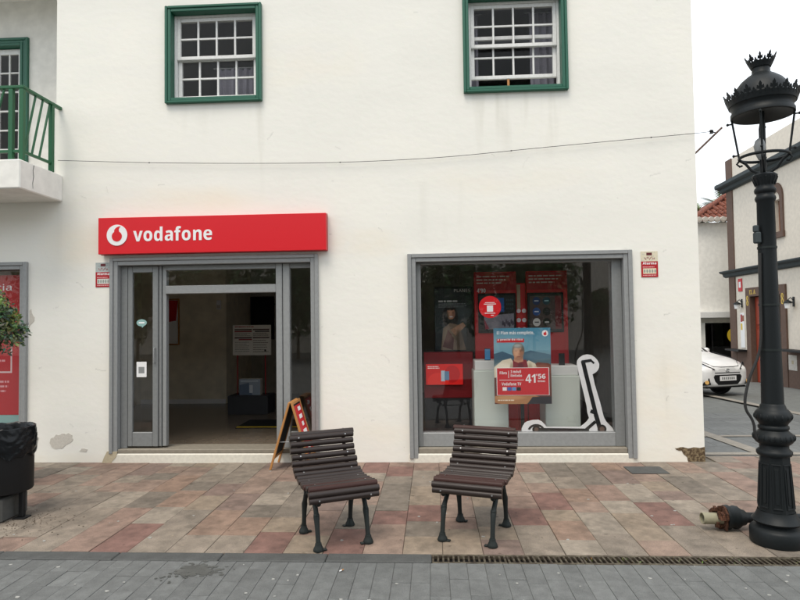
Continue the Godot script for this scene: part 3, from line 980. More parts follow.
# ---------- houses past the corner ----------
func build_bar_house():
	var h = thing("bar_house", "cream corner house with grey cornices and brown stone doorway behind the lamp post", "building", Vector3(9.662, 0, -13.166), -(PI / 2 + 0.046))
	var g := MB.new()
	g.wall(0.0, 13.0, -0.9, 6.66, -0.45, 0.0, [[1.37, 3.15, -0.9, 2.25], [2.83, 3.26, 3.9, 4.8], [5.3, 7.0, -0.9, 2.25], [6.0, 6.6, 3.9, 4.95]])
	part(h, "wall", g, M.cream)
	g = MB.new()
	g.span(0.0, 13.0, -0.9, 6.3, -9.0, -6.1)
	part(h, "rear_block", g, M.cream)
	spanpart(h, "inner_wall", M.room_grey, 0.0, 13.0, -0.9, 6.2, -6.09, -6.0)
	spanpart(h, "inner_wall", M.cream, 0.0, 0.3, -0.9, 6.3, -5.999, -0.451)
	spanpart(h, "inner_wall", M.cream, 12.7, 13.0, -0.9, 6.3, -5.999, -0.451)
	spanpart(h, "upper_floor", M.cream, 0.3, 12.7, 2.95, 3.2, -5.999, -0.451)
	spanpart(h, "roof", M.tile, 0.0, 13.0, 6.301, 6.5, -9.0, -0.451)
	g = MB.new()
	g.span(0.0, 0.42, -0.9, 6.67, 0.001, 0.035, 0.006)
	part(h, "quoin", g, M.brown_stone)
	for c in [[5.63, 5.94, 0.30], [2.86, 3.10, 0.24]]:
		g = MB.new()
		var y0: float = c[0]; var y1: float = c[1]; var d: float = c[2]
		var prof := [Vector2(0.036, y0), Vector2(d * 0.45, y0 + 0.04), Vector2(d * 0.55, y0 + 0.12), Vector2(d * 0.9, y0 + 0.15), Vector2(d, y0 + 0.18), Vector2(d, y1 - 0.03), Vector2(0.036, y1)]
		g.xf = Transform3D(Basis(Vector3(0, 0, 1), Vector3(0, 1, 0), Vector3(-1, 0, 0)), Vector3.ZERO)
		g.prism(prof, 0.22, -13.0)
		part(h, "cornice", g, M.cornice)
	# doorway
	g = MB.new()
	g.span(1.13, 1.40, -0.9, 2.19, -0.3, 0.05, 0.008)
	g.span(3.12, 3.39, -0.9, 2.19, -0.3, 0.05, 0.008)
	g.span(1.13, 3.39, 2.191, 2.46, -0.3, 0.052, 0.008)
	part(h, "door_surround", g, M.brown_stone)
	var leafd := MB.new()
	leafd.span(1.41, 2.02, -0.5, 2.18, -0.16, -0.10, 0.006)
	for k in 3: leafd.span(1.50, 1.93, -0.35 + k * 0.85, 0.35 + k * 0.85, -0.10, -0.08, 0.01)
	part(h, "door_leaf", leafd, M.wood_red)
	g = MB.new()
	g.span(2.5, 3.11, -0.5, 0.25, -0.30, -0.25, 0.006)
	g.span(2.5, 3.11, 1.15, 1.21, -0.30, -0.25, 0.006)
	g.span(3.02, 3.11, 0.25, 2.18, -0.30, -0.25, 0.006)
	part(h, "door_leaf", g, M.wood_orange)
	text(h, "EL A", 1.40, 2.26, 0.053, 0.38, 0.13, M.gold, true, 0.006, 0.0, "lettering", "Droid Serif")
	text(h, "RO", 2.83, 2.26, 0.053, 0.27, 0.13, M.gold, true, 0.006, 0.0, "lettering", "Droid Serif")
	for x in [1.20, 3.19]: text(h, "8", x, 1.92, 0.051, 0.13, 0.3, M.gold, true, 0.006, 0.0, "ornament", "Droid Serif")
	# arched window with stone surround
	for wx in [3.045, 6.3]:
		var w := node(h, "window", Vector3(wx, 0, 0))
		var outer := []; var inner := []
		for k in 13:
			var a := PI * k / 12.0
			outer.append(Vector2(0.36 * cos(a), 4.86 + 0.41 * sin(a)))
			inner.append(Vector2(0.215 * cos(a), 4.80 + 0.22 * sin(a)))
		g = MB.new()
		for k in 12:
			g.prism([outer[k], outer[k + 1], inner[k + 1], inner[k]], -0.1, 0.045)
		g.span(-0.36, -0.2151, 3.90, 4.80, -0.1, 0.045)
		g.span(0.2151, 0.36, 3.90, 4.80, -0.1, 0.045)
		g.prism([outer[0], inner[0], Vector2(0.2151, 4.8), Vector2(0.36, 4.8)], -0.1, 0.045)
		g.prism([outer[12], inner[12], Vector2(-0.2151, 4.8), Vector2(-0.36, 4.8)], -0.1, 0.045)
		g.span(-0.38, 0.38, 3.74, 3.899, -0.1, 0.07)
		part(w, "surround", g, M.brown_stone)
		frame_rect(w, "casement", M.wood_orange, -0.215, 0.215, 3.905, 4.98, 0.05, -0.2, -0.15)
		spanpart(w, "casement_bar", M.wood_orange, -0.165, 0.165, 4.40, 4.44, -0.19, -0.16)
		spanpart(w, "shutter", M.white_paint, -0.165, 0.165, 4.44, 4.93, -0.21, -0.201)
		var p := MB.new()
		p.quad(Vector3(-0.165, 3.955, -0.18), Vector3(0.165, 3.955, -0.18), Vector3(0.165, 4.4, -0.18), Vector3(-0.165, 4.4, -0.18), Vector3.BACK)
		part(w, "pane", p, M.smoked_glass)
	for s in [[0.43, 1.125, 0.52], [3.395, 5.2, 0.66], [7.1, 12.9, 0.7]]:
		spanpart(h, "dado", M.brown_stone, s[0], s[1], -0.9, s[2], 0.001, 0.03, 0.004)
		spanpart(h, "shelf", M.black, s[0] - 0.25 if s[0] < 1.0 else s[0] + 0.08, s[1], s[2] + 0.001, s[2] + 0.06, 0.0365, 0.30, 0.006)
	# things on its wall
	var fr := func(t, y, z) -> Vector3: return h.transform * Vector3(t, y, z)
	var turn: float = h.rotation.y
	for s in [[0.80, 2.0, "left of the brown doorway"], [3.72, 1.96, "right of the brown doorway"]]:
		var l = thing("wall_lantern", "small dark wall lantern " + s[2], "lantern", fr.call(s[0], s[1], 0.001), turn, "lanterns beside the brown doorway")
		g = MB.new()
		g.span(-0.04, 0.04, -0.12, 0.14, 0.0, 0.02, 0.004)
		g.tube([Vector3(0, 0.05, 0.02), Vector3(0, 0.12, 0.08), Vector3(0, 0.06, 0.15)], 0.012, 6)
		part(l, "bracket", g, M.iron)
		g = MB.new()
		g.lathe([Vector2(0.0, 0.07), Vector2(0.11, 0.0), Vector2(0.12, -0.03), Vector2(0.0, -0.03)], 8, Vector3(0, 0, 0.15))
		part(l, "cap", g, M.iron)
		g = MB.new()
		g.lathe([Vector2(0.09, -0.031), Vector2(0.075, -0.16), Vector2(0.0, -0.17)], 8, Vector3(0, 0, 0.15))
		part(l, "shade", g, M.white)
	var rs = thing("house_plaque", "small red and white plaque high on the cream house corner", "plaque", fr.call(0.74, 2.58, 0.001), turn)
	spanpart(rs, "plate", M.red, -0.13, 0.13, -0.2, 0.2, 0.0, 0.02, 0.004)
	spanpart(rs, "emblem", M.white, -0.07, 0.06, -0.08, 0.1, 0.0201, 0.023)
	var mb = thing("menu_board", "white menu board with orange pictures beside the brown doorway", "menu board", fr.call(0.83, 0.63, 0.001), turn)
	spanpart(mb, "panel", M.white_sign, -0.13, 0.13, 0.0, 1.08, 0.0, 0.025, 0.004)
	spanpart(mb, "picture", M.yellow, -0.10, 0.0, 0.55, 0.75, 0.0251, 0.028)
	spanpart(mb, "picture", M.red_dark, -0.10, 0.0, 0.80, 1.03, 0.0251, 0.028)
	spanpart(mb, "picture", M.wood_orange, 0.01, 0.12, 0.82, 1.0, 0.0251, 0.028)
	var pp = thing("paper_notice", "pale paper notice taped on the brown dado right of the doorway", "notice", fr.call(3.62, 0.16, 0.0305), turn)
	spanpart(pp, "sheet", M.tile_white, -0.2, 0.2, 0.0, 0.4, 0.0, 0.004)
	spanpart(pp, "print", M.filler, -0.05, 0.05, 0.16, 0.26, 0.0041, 0.006)

func build_tiled_house():
	var h = thing("tiled_house", "plain white house with red clay tiled roof at the end of the side street", "building", Vector3(9.0, 0, -14.5))
	var g := MB.new()
	g.wall(0.0, 6.0, -1.0, 4.88, -0.4, 0.0, [[0.42, 2.2, -1.0, 1.39]])
	part(h, "wall", g, M.plaster_plain)
	spanpart(h, "wall", M.plaster_plain, 0.0, 6.0, -1.0, 4.88, -9.0, -6.5)
	spanpart(h, "wall", M.plaster_plain, 5.7, 6.0, -1.0, 4.88, -6.499, -0.401)
	spanpart(h, "passage_ceiling", M.plaster_plain, 0.3, 5.7, 1.7, 1.95, -6.499, -0.401)
	spanpart(h, "wall", M.plaster_plain, 0.0, 0.3, -1.0, 4.88, -6.499, -0.401)
	spanpart(h, "gate", M.black, 0.75, 2.1, -1.0, 0.55, -0.5, -0.45)
	frame_rect(h, "door_leaf", M.black, 0.44, 0.80, -0.9, 1.38, 0.05, -0.30, -0.25)
	spanpart(h, "canopy", M.white_paint, -0.1, 3.0, 1.565, 1.775, 0.001, 0.35, 0.01)
	spanpart(h, "lintel", M.room_grey, 0.3, 2.4, 1.40, 1.563, 0.001, 0.05)
	g = MB.new()
	var w := MB.new()
	for k in 30:
		var x := 0.22 + k * 0.2
		var d := minf(x - 0.05, 3.0)
		var n := maxi(1, int(d / 0.36))
		for j in n:
			var a := Vector3(x, 4.95 + 0.56 * j * 0.36, 0.25 - j * 0.36)
			var b := Vector3(x, 4.95 + 0.56 * (j + 1) * 0.36 + 0.02, 0.25 - (j + 1) * 0.36 - 0.05)
			g.tube([a, b], [0.098, 0.078], 8)
		w.tube([Vector3(x, 4.945, 0.30), Vector3(x, 4.96, 0.22)], [0.10, 0.10], 8)
	meta(part(h, "roof_tiles", g, M.tile), "", "", "", "stuff")
	part(h, "eave_tiles", w, M.tile_white)
	g = MB.new()
	g.tri(Vector3(0.0, 4.9, 0.3), Vector3(6.2, 4.9, 0.3), Vector3(6.2, 6.6, -2.75), Vector3(0, 0.87, 0.48), Vector3(0, 0.87, 0.48), Vector3(0, 0.87, 0.48))
	g.tri(Vector3(0.0, 4.9, 0.3), Vector3(6.2, 6.6, -2.75), Vector3(3.0, 6.6, -2.75), Vector3(0, 0.87, 0.48), Vector3(0, 0.87, 0.48), Vector3(0, 0.87, 0.48))
	g.tri(Vector3(0.0, 4.9, 0.3), Vector3(3.0, 6.6, -2.75), Vector3(0.0, 4.9, -7.0), Vector3(-0.5, 0.87, 0), Vector3(-0.5, 0.87, 0), Vector3(-0.5, 0.87, 0))
	g.tube([Vector3(0.02, 4.98, 0.28), Vector3(3.0, 6.68, -2.75)], 0.09, 8)
	part(h, "roof", g, M.tile)
	var s = thing("round_sign", "yellow round sign in the dark gateway behind the white car", "sign", Vector3(10.27, -0.44, -14.2))
	var t := MB.new()
	t.tube([Vector3(0, 0, 0), Vector3(0, 1.7, 0)], 0.025, 8)
	part(s, "post", t, M.alu)
	t = MB.new()
	t.tube([Vector3(0, 1.4, 0.026), Vector3(0, 1.4, 0.04)], 0.27, 24)
	part(s, "disc", t, M.yellow)
	for q in [[11.0, -18.0, 5.7, 3, "left of the red tiled roof"], [11.95, -18.3, 6.2, 9, "behind the ridge of the red tiled roof"]]:
		palm(q[0], q[1], q[2], q[3], q[4])

func palm(x, z, y, sd, where):
	var p = thing("palm_tree", "green palm crown showing " + where, "palm tree", Vector3(x, -0.6, z), 0.0, "palms behind the tiled house")
	var r := RandomNumberGenerator.new()
	r.seed = sd
	var g := MB.new()
	var pts := []; var rs := []
	for k in 9:
		pts.append(Vector3(0.03 * sin(k * 1.3), (y + 0.45) * k / 8.0, 0.03 * cos(k)))
		rs.append(0.16 - 0.006 * k)
	g.tube(pts, rs, 10)
	part(p, "trunk", g, M.bark)
	g = MB.new()
	for f in 26:
		var an := TAU * f / 26.0 + r.randf_range(-0.2, 0.2)
		var el := r.randf_range(-0.2, 1.2)
		var d := Vector3(cos(an) * cos(el), sin(el), sin(an) * cos(el))
		var l := r.randf_range(0.8, 1.15)
		var at := Vector3(0, y + 0.45, 0)
		var last := at
		for k in 12:
			var q := (k + 1) / 12.0
			at = last + d * l / 12.0
			d = (d + Vector3(0, -0.07, 0)).normalized()
			var side := d.cross(Vector3.UP).normalized()
			var upv := side.cross(d).normalized()
			g.col = Color(0.10, 0.14, 0.04) * r.randf_range(0.7, 1.4)
			for s in [-1.0, 1.0]:
				var ll := 0.30 * sin(PI * clampf(q * 0.85 + 0.12, 0.0, 1.0))
				var tip: Vector3 = at + (side * s * 0.8 + d * 0.7 - upv * 0.15) * ll
				g.tri(last, at, tip, upv, upv, upv)
			last = at
	part(p, "crown", g, M.leaf)

func build_opposite():
	# the far side of the square, which the shop glass mirrors
	var h = thing("opposite_house", "pale arcaded house across the square mirrored in the shop window", "building", Vector3(-1.7, 0, 25), PI)
	var g := MB.new()
	var holes := []
	for k in 9: holes.append([-20.6 + k * 4.6, -19.0 + k * 4.6, -0.2, 2.9])
	for k in 9: holes.append([-20.5 + k * 4.6, -19.1 + k * 4.6, 4.6, 6.6])
	g.wall(-24.0, 24.0, -0.5, 9.0, -0.6, 0.0, holes)
	part(h, "wall", g, M.cream)
	spanpart(h, "rear_block", M.cream, -24.0, 24.0, -0.5, 8.9, -8.0, -6.0)
	for q in [-24.0, 23.7]: spanpart(h, "inner_wall", M.cream, q, q + 0.3, -0.5, 8.9, -5.999, -0.601)
	spanpart(h, "upper_floor", M.cream, -23.7, 23.7, 3.5, 3.8, -5.999, -0.601)
	spanpart(h, "roof", M.tile, -24.3, 24.3, 9.002, 9.3, -6.0, 0.6)
	for k in 9:
		var x := -19.8 + k * 4.6
		var a := node(h, "arch", Vector3(x, 0, 0))
		g = MB.new()
		for j in 10:
			var p := PI * j / 10.0; var q := PI * (j + 1) / 10.0
			g.prism([Vector2(0.8 * cos(p), 2.1 + 0.8 * sin(p)), Vector2(0.8 * cos(q), 2.1 + 0.8 * sin(q)), Vector2(1.0 * cos(q), 2.1 + 1.05 * sin(q)), Vector2(1.0 * cos(p), 2.1 + 1.05 * sin(p))], -0.1, 0.06)
		part(a, "surround", g, M.brown_stone)
		var f := node(h, "window", Vector3(x, 0, 0))
		frame_rect(f, "frame", M.white_paint, -0.68, 0.68, 4.62, 6.58, 0.09, -0.3, -0.2)
		spanpart(f, "bar", M.white_paint, -0.04, 0.04, 4.71, 6.49, -0.28, -0.22)
		var p := MB.new()
		p.quad(Vector3(-0.59, 4.71, -0.25), Vector3(0.59, 4.71, -0.25), Vector3(0.59, 6.49, -0.25), Vector3(-0.59, 6.49, -0.25), Vector3.BACK)
		part(f, "pane", p, M.smoked_glass)
	tree(Vector3(7.7, -0.035, 21.0), 2.3, 0.75, 1, "small round-crowned tree across the square behind the viewer", "trees of the square", 900)
	var big = tree(Vector3(-9.5, -0.035, 19.0), 3.0, 2.1, 2, "broad dark tree across the square, third in its row", "trees of the square", 5000)
	for k in 6:
		var o = big.duplicate()
		o.name = numbered("street_tree")
		add_child(o)
		o.position = Vector3([-5.9, -2.4, 1.1, 4.4, -13.1, -16.8][k], -0.035, 19.0 + 0.4 * (k % 2))
		o.rotation.y = 1.3 * (k + 1)
		o.set_meta("label", "broad dark tree across the square, %s in its row" % ["fourth", "fifth", "sixth", "seventh", "second", "first"][k])

func tree(at, hgt, rad, sd, label, group, leaves):
	var t = thing("street_tree", label, "tree", at, 0.0, group)
	var r := RandomNumberGenerator.new()
	r.seed = sd
	var g := MB.new()
	g.tube([Vector3(0, 0, 0), Vector3(0.02, hgt * 0.45, 0.01), Vector3(0.0, hgt * 0.8, 0)], [0.07, 0.05, 0.035], 8)
	for k in 5:
		var an := TAU * k / 5.0
		g.tube([Vector3(0, hgt * 0.62, 0), Vector3(cos(an) * rad * 0.4, hgt * 0.85, sin(an) * rad * 0.4), Vector3(cos(an) * rad * 0.7, hgt * 1.0, sin(an) * rad * 0.7)], [0.03, 0.02, 0.01], 6)
	part(t, "trunk", g, M.bark)
	g = MB.new()
	for k in leaves:
		var d: Vector3 = Vector3(r.randfn(), r.randfn() * 0.85, r.randfn()).normalized() * rad * pow(r.randf(), 0.4)
		leaf(g, Vector3(0, hgt, 0) + d * (0.85 + 0.25 * sin(d.x * 7.0 + d.z * 5.0)), r.randf_range(0.06, 0.12) * (1.0 if rad < 1.0 else 1.6), r, Color(0.05, 0.10, 0.03))
	part(t, "crown", g, M.leaf)
	return t

# ---------- sign over the door ----------
func build_sign():
	var s = thing("shop_sign", "long red box sign with white round logo and lettering above the doorway", "sign", Vector3(-2.533, 2.42, 0))
	var g := MB.new()
	g.span(-1.336, 1.336, 0.0, 0.425, 0.001, 0.115, 0.004)
	part(s, "box", g, M.red_sign)
	g = MB.new()
	g.span(-1.338, 1.338, -0.004, 0.429, 0.02, 0.05)
	part(s, "seam", g, M.red_dark)
	var t := MB.new()
	t.tube([Vector3(0, 0, 0), Vector3(0, 0, 0.007)], 0.122, 40)
	var logo := part(s, "logo", t, M.white_sign)
	logo.position = Vector3(-1.108, 0.219, 0.1155)
	# red quote mark: round drop with a curved tail
	var pts := []
	for k in 26:
		var a := deg_to_rad(122.0 + k * (300.0 / 25.0))
		pts.append(Vector2(0.060 * cos(a), -0.014 + 0.060 * sin(a)))
	for p in [[0.024, 0.050], [0.022, 0.066], [0.028, 0.084], [0.044, 0.102], [0.016, 0.099], [-0.012, 0.084], [-0.030, 0.062]]: pts.append(Vector2(p[0], p[1]))
	t = MB.new()
	t.prism(pts, 0.0071, 0.010)
	part(logo, "quote_mark", t, M.red_sign)
	text(s, "vodafone", -0.917, 0.142, 0.1165, 0.931, 0.167, M.white_sign, true, 0.004)

# ---------- street lamp ----------
func build_lamp():
	var l = thing("street_lamp", "tall black cast-iron lamp post with crowned lantern at the street edge", "street lamp", Vector3(2.405, 0, 2.43))
	var g := MB.new()
	g.lathe([Vector2(0.0, 0.0), Vector2(0.165, 0.0), Vector2(0.172, 0.012), Vector2(0.172, 0.095), Vector2(0.160, 0.112), Vector2(0.135, 0.122), Vector2(0.125, 0.135), Vector2(0.150, 0.150), Vector2(0.158, 0.162), Vector2(0.150, 0.172), Vector2(0.135, 0.188), Vector2(0.122, 0.215), Vector2(0.118, 0.23)], 40)
	part(l, "plinth", g, M.iron)
	g = MB.new()
	g.lathe([Vector2(0.119, 0.2301), Vector2(0.110, 0.33), Vector2(0.101, 0.50), Vector2(0.097, 0.615), Vector2(0.0, 0.616)], 8, Vector3.ZERO, true)
	part(l, "pedestal", g, M.iron)
	for k in 8:
		var a := TAU * (k + 0.5) / 8.0
		g = MB.new()
		var q := Transform3D(Basis(Vector3.UP, PI / 2 - a), Vector3(cos(a), 0, sin(a)) * 0.0975)
		g.xf = q * Transform3D(Basis(Vector3.RIGHT, -0.058), Vector3(0, 0.41, 0.0))
		var w := 0.030
		g.span(-w, w, 0.145, 0.155, 0.0, 0.008, 0.002)
		g.span(-w, w, -0.155, -0.145, 0.0, 0.008, 0.002)
		g.span(-w, -w + 0.008, -0.145, 0.145, 0.0, 0.008, 0.002)
		g.span(w - 0.008, w, -0.145, 0.145, 0.0, 0.008, 0.002)
		g.span(-0.012, 0.012, -0.12, 0.12, 0.0, 0.006, 0.002)
		part(l, "panel", g, M.iron)
	g = MB.new()
	g.lathe([Vector2(0.0, 0.6161), Vector2(0.105, 0.6161), Vector2(0.113, 0.628), Vector2(0.113, 0.645), Vector2(0.103, 0.655), Vector2(0.092, 0.665), Vector2(0.092, 0.69), Vector2(0.112, 0.705), Vector2(0.127, 0.725), Vector2(0.130, 0.745), Vector2(0.122, 0.765), Vector2(0.098, 0.785), Vector2(0.09, 0.795), Vector2(0.098, 0.805), Vector2(0.098, 0.82), Vector2(0.088, 0.83), Vector2(0.095, 0.845), Vector2(0.112, 0.865), Vector2(0.119, 0.89), Vector2(0.114, 0.915), Vector2(0.098, 0.935), Vector2(0.085, 0.945), Vector2(0.08, 0.965), Vector2(0.071, 0.98)], 36)
	part(l, "collar", g, M.iron)
	for s in [[0.745, 0.127, 22], [0.89, 0.115, 16]]:
		g = MB.new()
		for k in int(s[2]):
			var a: float = TAU * k / s[2]
			g.sphere(Vector3(cos(a) * s[1], s[0], sin(a) * s[1]), Vector3(0.009, 0.020, 0.009), 6, 4)
		meta(part(l, "beading", g, M.iron), "", "", "", "stuff")
	g = MB.new()
	g.lathe([Vector2(0.0715, 0.9801), Vector2(0.066, 1.4), Vector2(0.0595, 2.0), Vector2(0.057, 2.42), Vector2(0.064, 2.43), Vector2(0.068, 2.445), Vector2(0.064, 2.46), Vector2(0.057, 2.468), Vector2(0.057, 2.48), Vector2(0.067, 2.487), Vector2(0.071, 2.503), Vector2(0.067, 2.517), Vector2(0.058, 2.527), Vector2(0.06, 2.545), Vector2(0.078, 2.585), Vector2(0.082, 2.61), Vector2(0.07, 2.622), Vector2(0.04, 2.63), Vector2(0.0, 2.632)], 32)
	part(l, "shaft", g, M.iron)
	for k in 16:
		var a := TAU * k / 16.0
		g = MB.new()
		g.bar(Vector3(cos(a) * 0.06, 2.54, sin(a) * 0.06), Vector3(cos(a) * 0.08, 2.60, sin(a) * 0.08), 0.010, 0.01, 0.003)
		part(l, "capital_leaf", g, M.iron)
	for y in [1.36, 1.68, 2.09]:
		g = MB.new()
		var rr: float = 0.0715 - (y - 0.98) * 0.0105 + 0.003
		g.lathe([Vector2(rr - 0.004, y - 0.008), Vector2(rr, y - 0.008), Vector2(rr, y + 0.008), Vector2(rr - 0.004, y + 0.008)], 28)
		part(l, "strap", g, M.iron_legs)
	# lantern
	var n := node(l, "lantern")
	n.scale = Vector3(0.93, 1.0, 0.93)
	for k in 4:
		g = MB.new()
		var a := TAU * (k + 0.35) / 4.0
		var d := Vector3(cos(a), 0, sin(a))
		g.tube([Vector3(0, 2.625, 0) + d * 0.03, Vector3(0, 2.66, 0) + d * 0.085, Vector3(0, 2.715, 0) + d * 0.125, Vector3(0, 2.745, 0) + d * 0.165], 0.010, 8)
		g.tube([Vector3(0, 2.745, 0) + d * 0.165, Vector3(0, 2.72, 0) + d * 0.185, Vector3(0, 2.70, 0) + d * 0.165, Vector3(0, 2.705, 0) + d * 0.145], 0.008, 6)
		part(n, "bracket", g, M.iron)
	g = MB.new()
	var ring := []
	for k in 41: ring.append(Vector3(cos(TAU * k / 40.0) * 0.168, 2.75, sin(TAU * k / 40.0) * 0.168))
	g.tube(ring, 0.011, 8, false)
	part(n, "lower_ring", g, M.iron)
	for k in 4:
		var a := TAU * (k + 0.35) / 4.0
		var d := Vector3(cos(a), 0, sin(a))
		g = MB.new()
		g.tube([Vector3(0, 2.76, 0) + d * 0.168, Vector3(0, 3.06, 0) + d * 0.212], 0.008, 8)
		for q in [0.08, 0.88]:
			var c: Vector3 = Vector3(0, 2.76 + 0.3 * q, 0) + d * (0.168 + 0.044 * q)
			g.tube([c, c + d * 0.03], 0.006, 6)
			g.sphere(c + d * 0.034, Vector3.ONE * 0.011, 8, 6)
		part(n, "upright", g, M.iron)
	g = MB.new()
	g.lathe([Vector2(0.205, 3.045), Vector2(0.220, 3.048), Vector2(0.220, 3.075), Vector2(0.211, 3.082), Vector2(0.211, 3.112), Vector2(0.222, 3.122), Vector2(0.228, 3.135), Vector2(0.205, 3.14)], 40)
	g.lathe([Vector2(0.0, 3.10), Vector2(0.205, 3.046)], 40)
	part(n, "skirt", g, M.iron)
	g = MB.new()
	g.lathe([Vector2(0.215, 3.135), Vector2(0.214, 3.16), Vector2(0.205, 3.205), Vector2(0.185, 3.25), Vector2(0.145, 3.30), Vector2(0.10, 3.335), Vector2(0.072, 3.352), Vector2(0.064, 3.365), Vector2(0.062, 3.395), Vector2(0.07, 3.40), Vector2(0.0, 3.401)], 40)
	part(n, "dome", g, M.iron)
	crown(n, 3.128, 0.228, 0.262, 0.095, 18)
	crown(n, 3.398, 0.066, 0.108, 0.09, 9)
	g = MB.new()
	g.tube([Vector3(0, 2.63, 0), Vector3(0, 3.08, 0)], 0.015, 10)
	g.tube([Vector3(-0.03, 2.63, 0.01), Vector3(-0.03, 2.95, 0.01), Vector3(0, 3.08, 0)], 0.008, 8)
	part(n, "stem", g, M.iron)
	g = MB.new()
	g.lathe([Vector2(0.012, 2.72), Vector2(0.03, 2.76), Vector2(0.042, 2.82), Vector2(0.03, 2.86), Vector2(0.012, 2.875)], 16, Vector3(-0.045, 0, 0.03))
	part(n, "burner", g, M.alu)
	# cable that hangs off the post
	var c := MB.new()
	var pts := []
	for p in [[-0.067, 2.05, 0.03], [-0.075, 1.75, 0.03], [-0.079, 1.48, 0.03], [-0.10, 1.33, 0.03], [-0.165, 1.17, 0.03], [-0.198, 1.05, 0.03], [-0.205, 0.98, 0.03], [-0.195, 0.93, 0.03], [-0.165, 0.88, 0.03], [-0.148, 0.83, 0.03], [-0.145, 0.78, 0.03], [-0.128, 0.73, 0.03]]: pts.append(Vector3(p[0], p[1], p[2]))
	c.tube(smooth_path(pts, 4), 0.010, 8)
	part(l, "cable", c, M.wire)
	var sn := MB.new()
	sn.span(-0.10, -0.06, 2.12, 2.20, 0.0, 0.05, 0.008)
	sn.span(-0.105, -0.07, 2.20, 2.25, 0.01, 0.04, 0.008)
	part(l, "sensor_box", sn, M.cornice)
	# knocked-over bollard behind the base
	var b = thing("fallen_bollard", "broken black bollard lying behind the lamp base with rusty flange and pale pipe", "bollard", Vector3(2.16, 0.095, 2.17), 0.03)
	g = MB.new()
	g.xf = Transform3D(Basis(Vector3.FORWARD, PI / 2 + 0.03), Vector3.ZERO)
	var prof := [Vector2(0.02, 0.0), Vector2(0.085, 0.005), Vector2(0.09, 0.03), Vector2(0.078, 0.05), Vector2(0.086, 0.075), Vector2(0.082, 0.10), Vector2(0.062, 0.125), Vector2(0.056, 0.15), Vector2(0.038, 0.17), Vector2(0.036, 0.8), Vector2(0.05, 0.82), Vector2(0.05, 0.86), Vector2(0.0, 0.9)]
	g.lathe(prof, 20)
	part(b, "post", g, M.iron)
	g = MB.new()
	var r := RandomNumberGenerator.new()
	r.seed = 4
	for q in [[0.0, 0.072, 0.104, 0.014], [-0.022, 0.06, 0.098, 0.02], [-0.045, 0.05, 0.088, 0.02]]:
		var last := 0.09
		for k in 13:
			var a0 := TAU * k / 13.0; var a1 := TAU * (k + 0.94) / 13.0
			var r0 := last; var r1 := r.randf_range(q[1], q[2])
			last = r1
			if q[0] < -0.01 and r.randf() < 0.35: continue
			g.xf = Transform3D(Basis(Vector3(0, 0, 1), Vector3(0, 1, 0), Vector3(-1, 0, 0)), Vector3(q[0] + r.randf_range(-0.006, 0.006), 0, 0))
			g.prism([Vector2(cos(a0), sin(a0)) * 0.045, Vector2(cos(a0), sin(a0)) * r0, Vector2(cos(a1), sin(a1)) * r1, Vector2(cos(a1), sin(a1)) * 0.045], 0.0, q[3])
	g.xf = Transform3D.IDENTITY
	part(b, "rusty_flange", g, M.rust)
	g = MB.new()
	g.xf = Transform3D(Basis(Vector3.FORWARD, PI / 2 + 0.02), Vector3(-0.16, -0.008, 0))
	g.lathe([Vector2(0.0, 0.10), Vector2(0.036, 0.10), Vector2(0.036, 0.0), Vector2(0.042, 0.0), Vector2(0.042, 0.18), Vector2(0.0, 0.18)], 20)
	part(b, "pipe", g, M.pipe)

func smooth_path(p: Array, n: int) -> Array:
	var out := []
	for i in p.size() - 1:
		var a: Vector3 = p[maxi(i - 1, 0)]; var b: Vector3 = p[i]; var c: Vector3 = p[i + 1]; var d: Vector3 = p[mini(i + 2, p.size() - 1)]
		for k in n: out.append(b.cubic_interpolate(c, a, d, float(k) / n))
	out.append(p[-1])
	return out

func crown(n, y, r0, r1, h, count):
	# flared band with upright palmettes
	var g := MB.new()
	g.lathe([Vector2(r0 - 0.004, y), Vector2(r0 + 0.004, y), Vector2(lerpf(r0, r1, 0.42) + 0.003, y + h * 0.42), Vector2(lerpf(r0, r1, 0.42) - 0.004, y + h * 0.42)], 40)
	for k in count * 2:
		var a: float = TAU * k / (count * 2)
		var big: bool = k % 2 == 0
		var hh: float = h * (1.05 if big else 0.72)
		var w: float = PI * (r0 + r1) / 2.0 / (count * 2) * (1.25 if big else 0.9)
		var up := Vector3(cos(a) * (r1 - r0), h, sin(a) * (r1 - r0)).normalized()
		var sd := Vector3(-sin(a), 0, cos(a))
		var o := up.cross(sd).normalized()
		g.xf = Transform3D(Basis(sd, up, sd.cross(up)), Vector3(cos(a) * r0, y, sin(a) * r0))
		var s := []
		for p in [[-0.35, 0.25], [-0.25, 0.5], [-0.9, 0.55], [-0.8, 0.8], [-0.35, 0.72], [-0.38, 0.9], [0.0, 1.08], [0.38, 0.9], [0.35, 0.72], [0.8, 0.8], [0.9, 0.55], [0.25, 0.5], [0.35, 0.25]]: s.append(Vector2(p[0] * w * 1.05, p[1] * hh))
		g.prism(s, -0.004, 0.004)
	g.xf = Transform3D.IDENTITY
	part(n, "crown", g, M.iron)

# ---------- the two single benches ----------
func build_chairs():
	bench("wooden slatted single bench with iron legs facing right, left of the pair", Vector3(-0.845, 0, 2.187), atan2(0.4454, 0.8953), false, 0.44)
	bench("wooden slatted single bench with reddish top slat facing left, in front of the shop window", Vector3(0.375, 0, 2.046), atan2(-0.327, 0.945), true, 0.485)

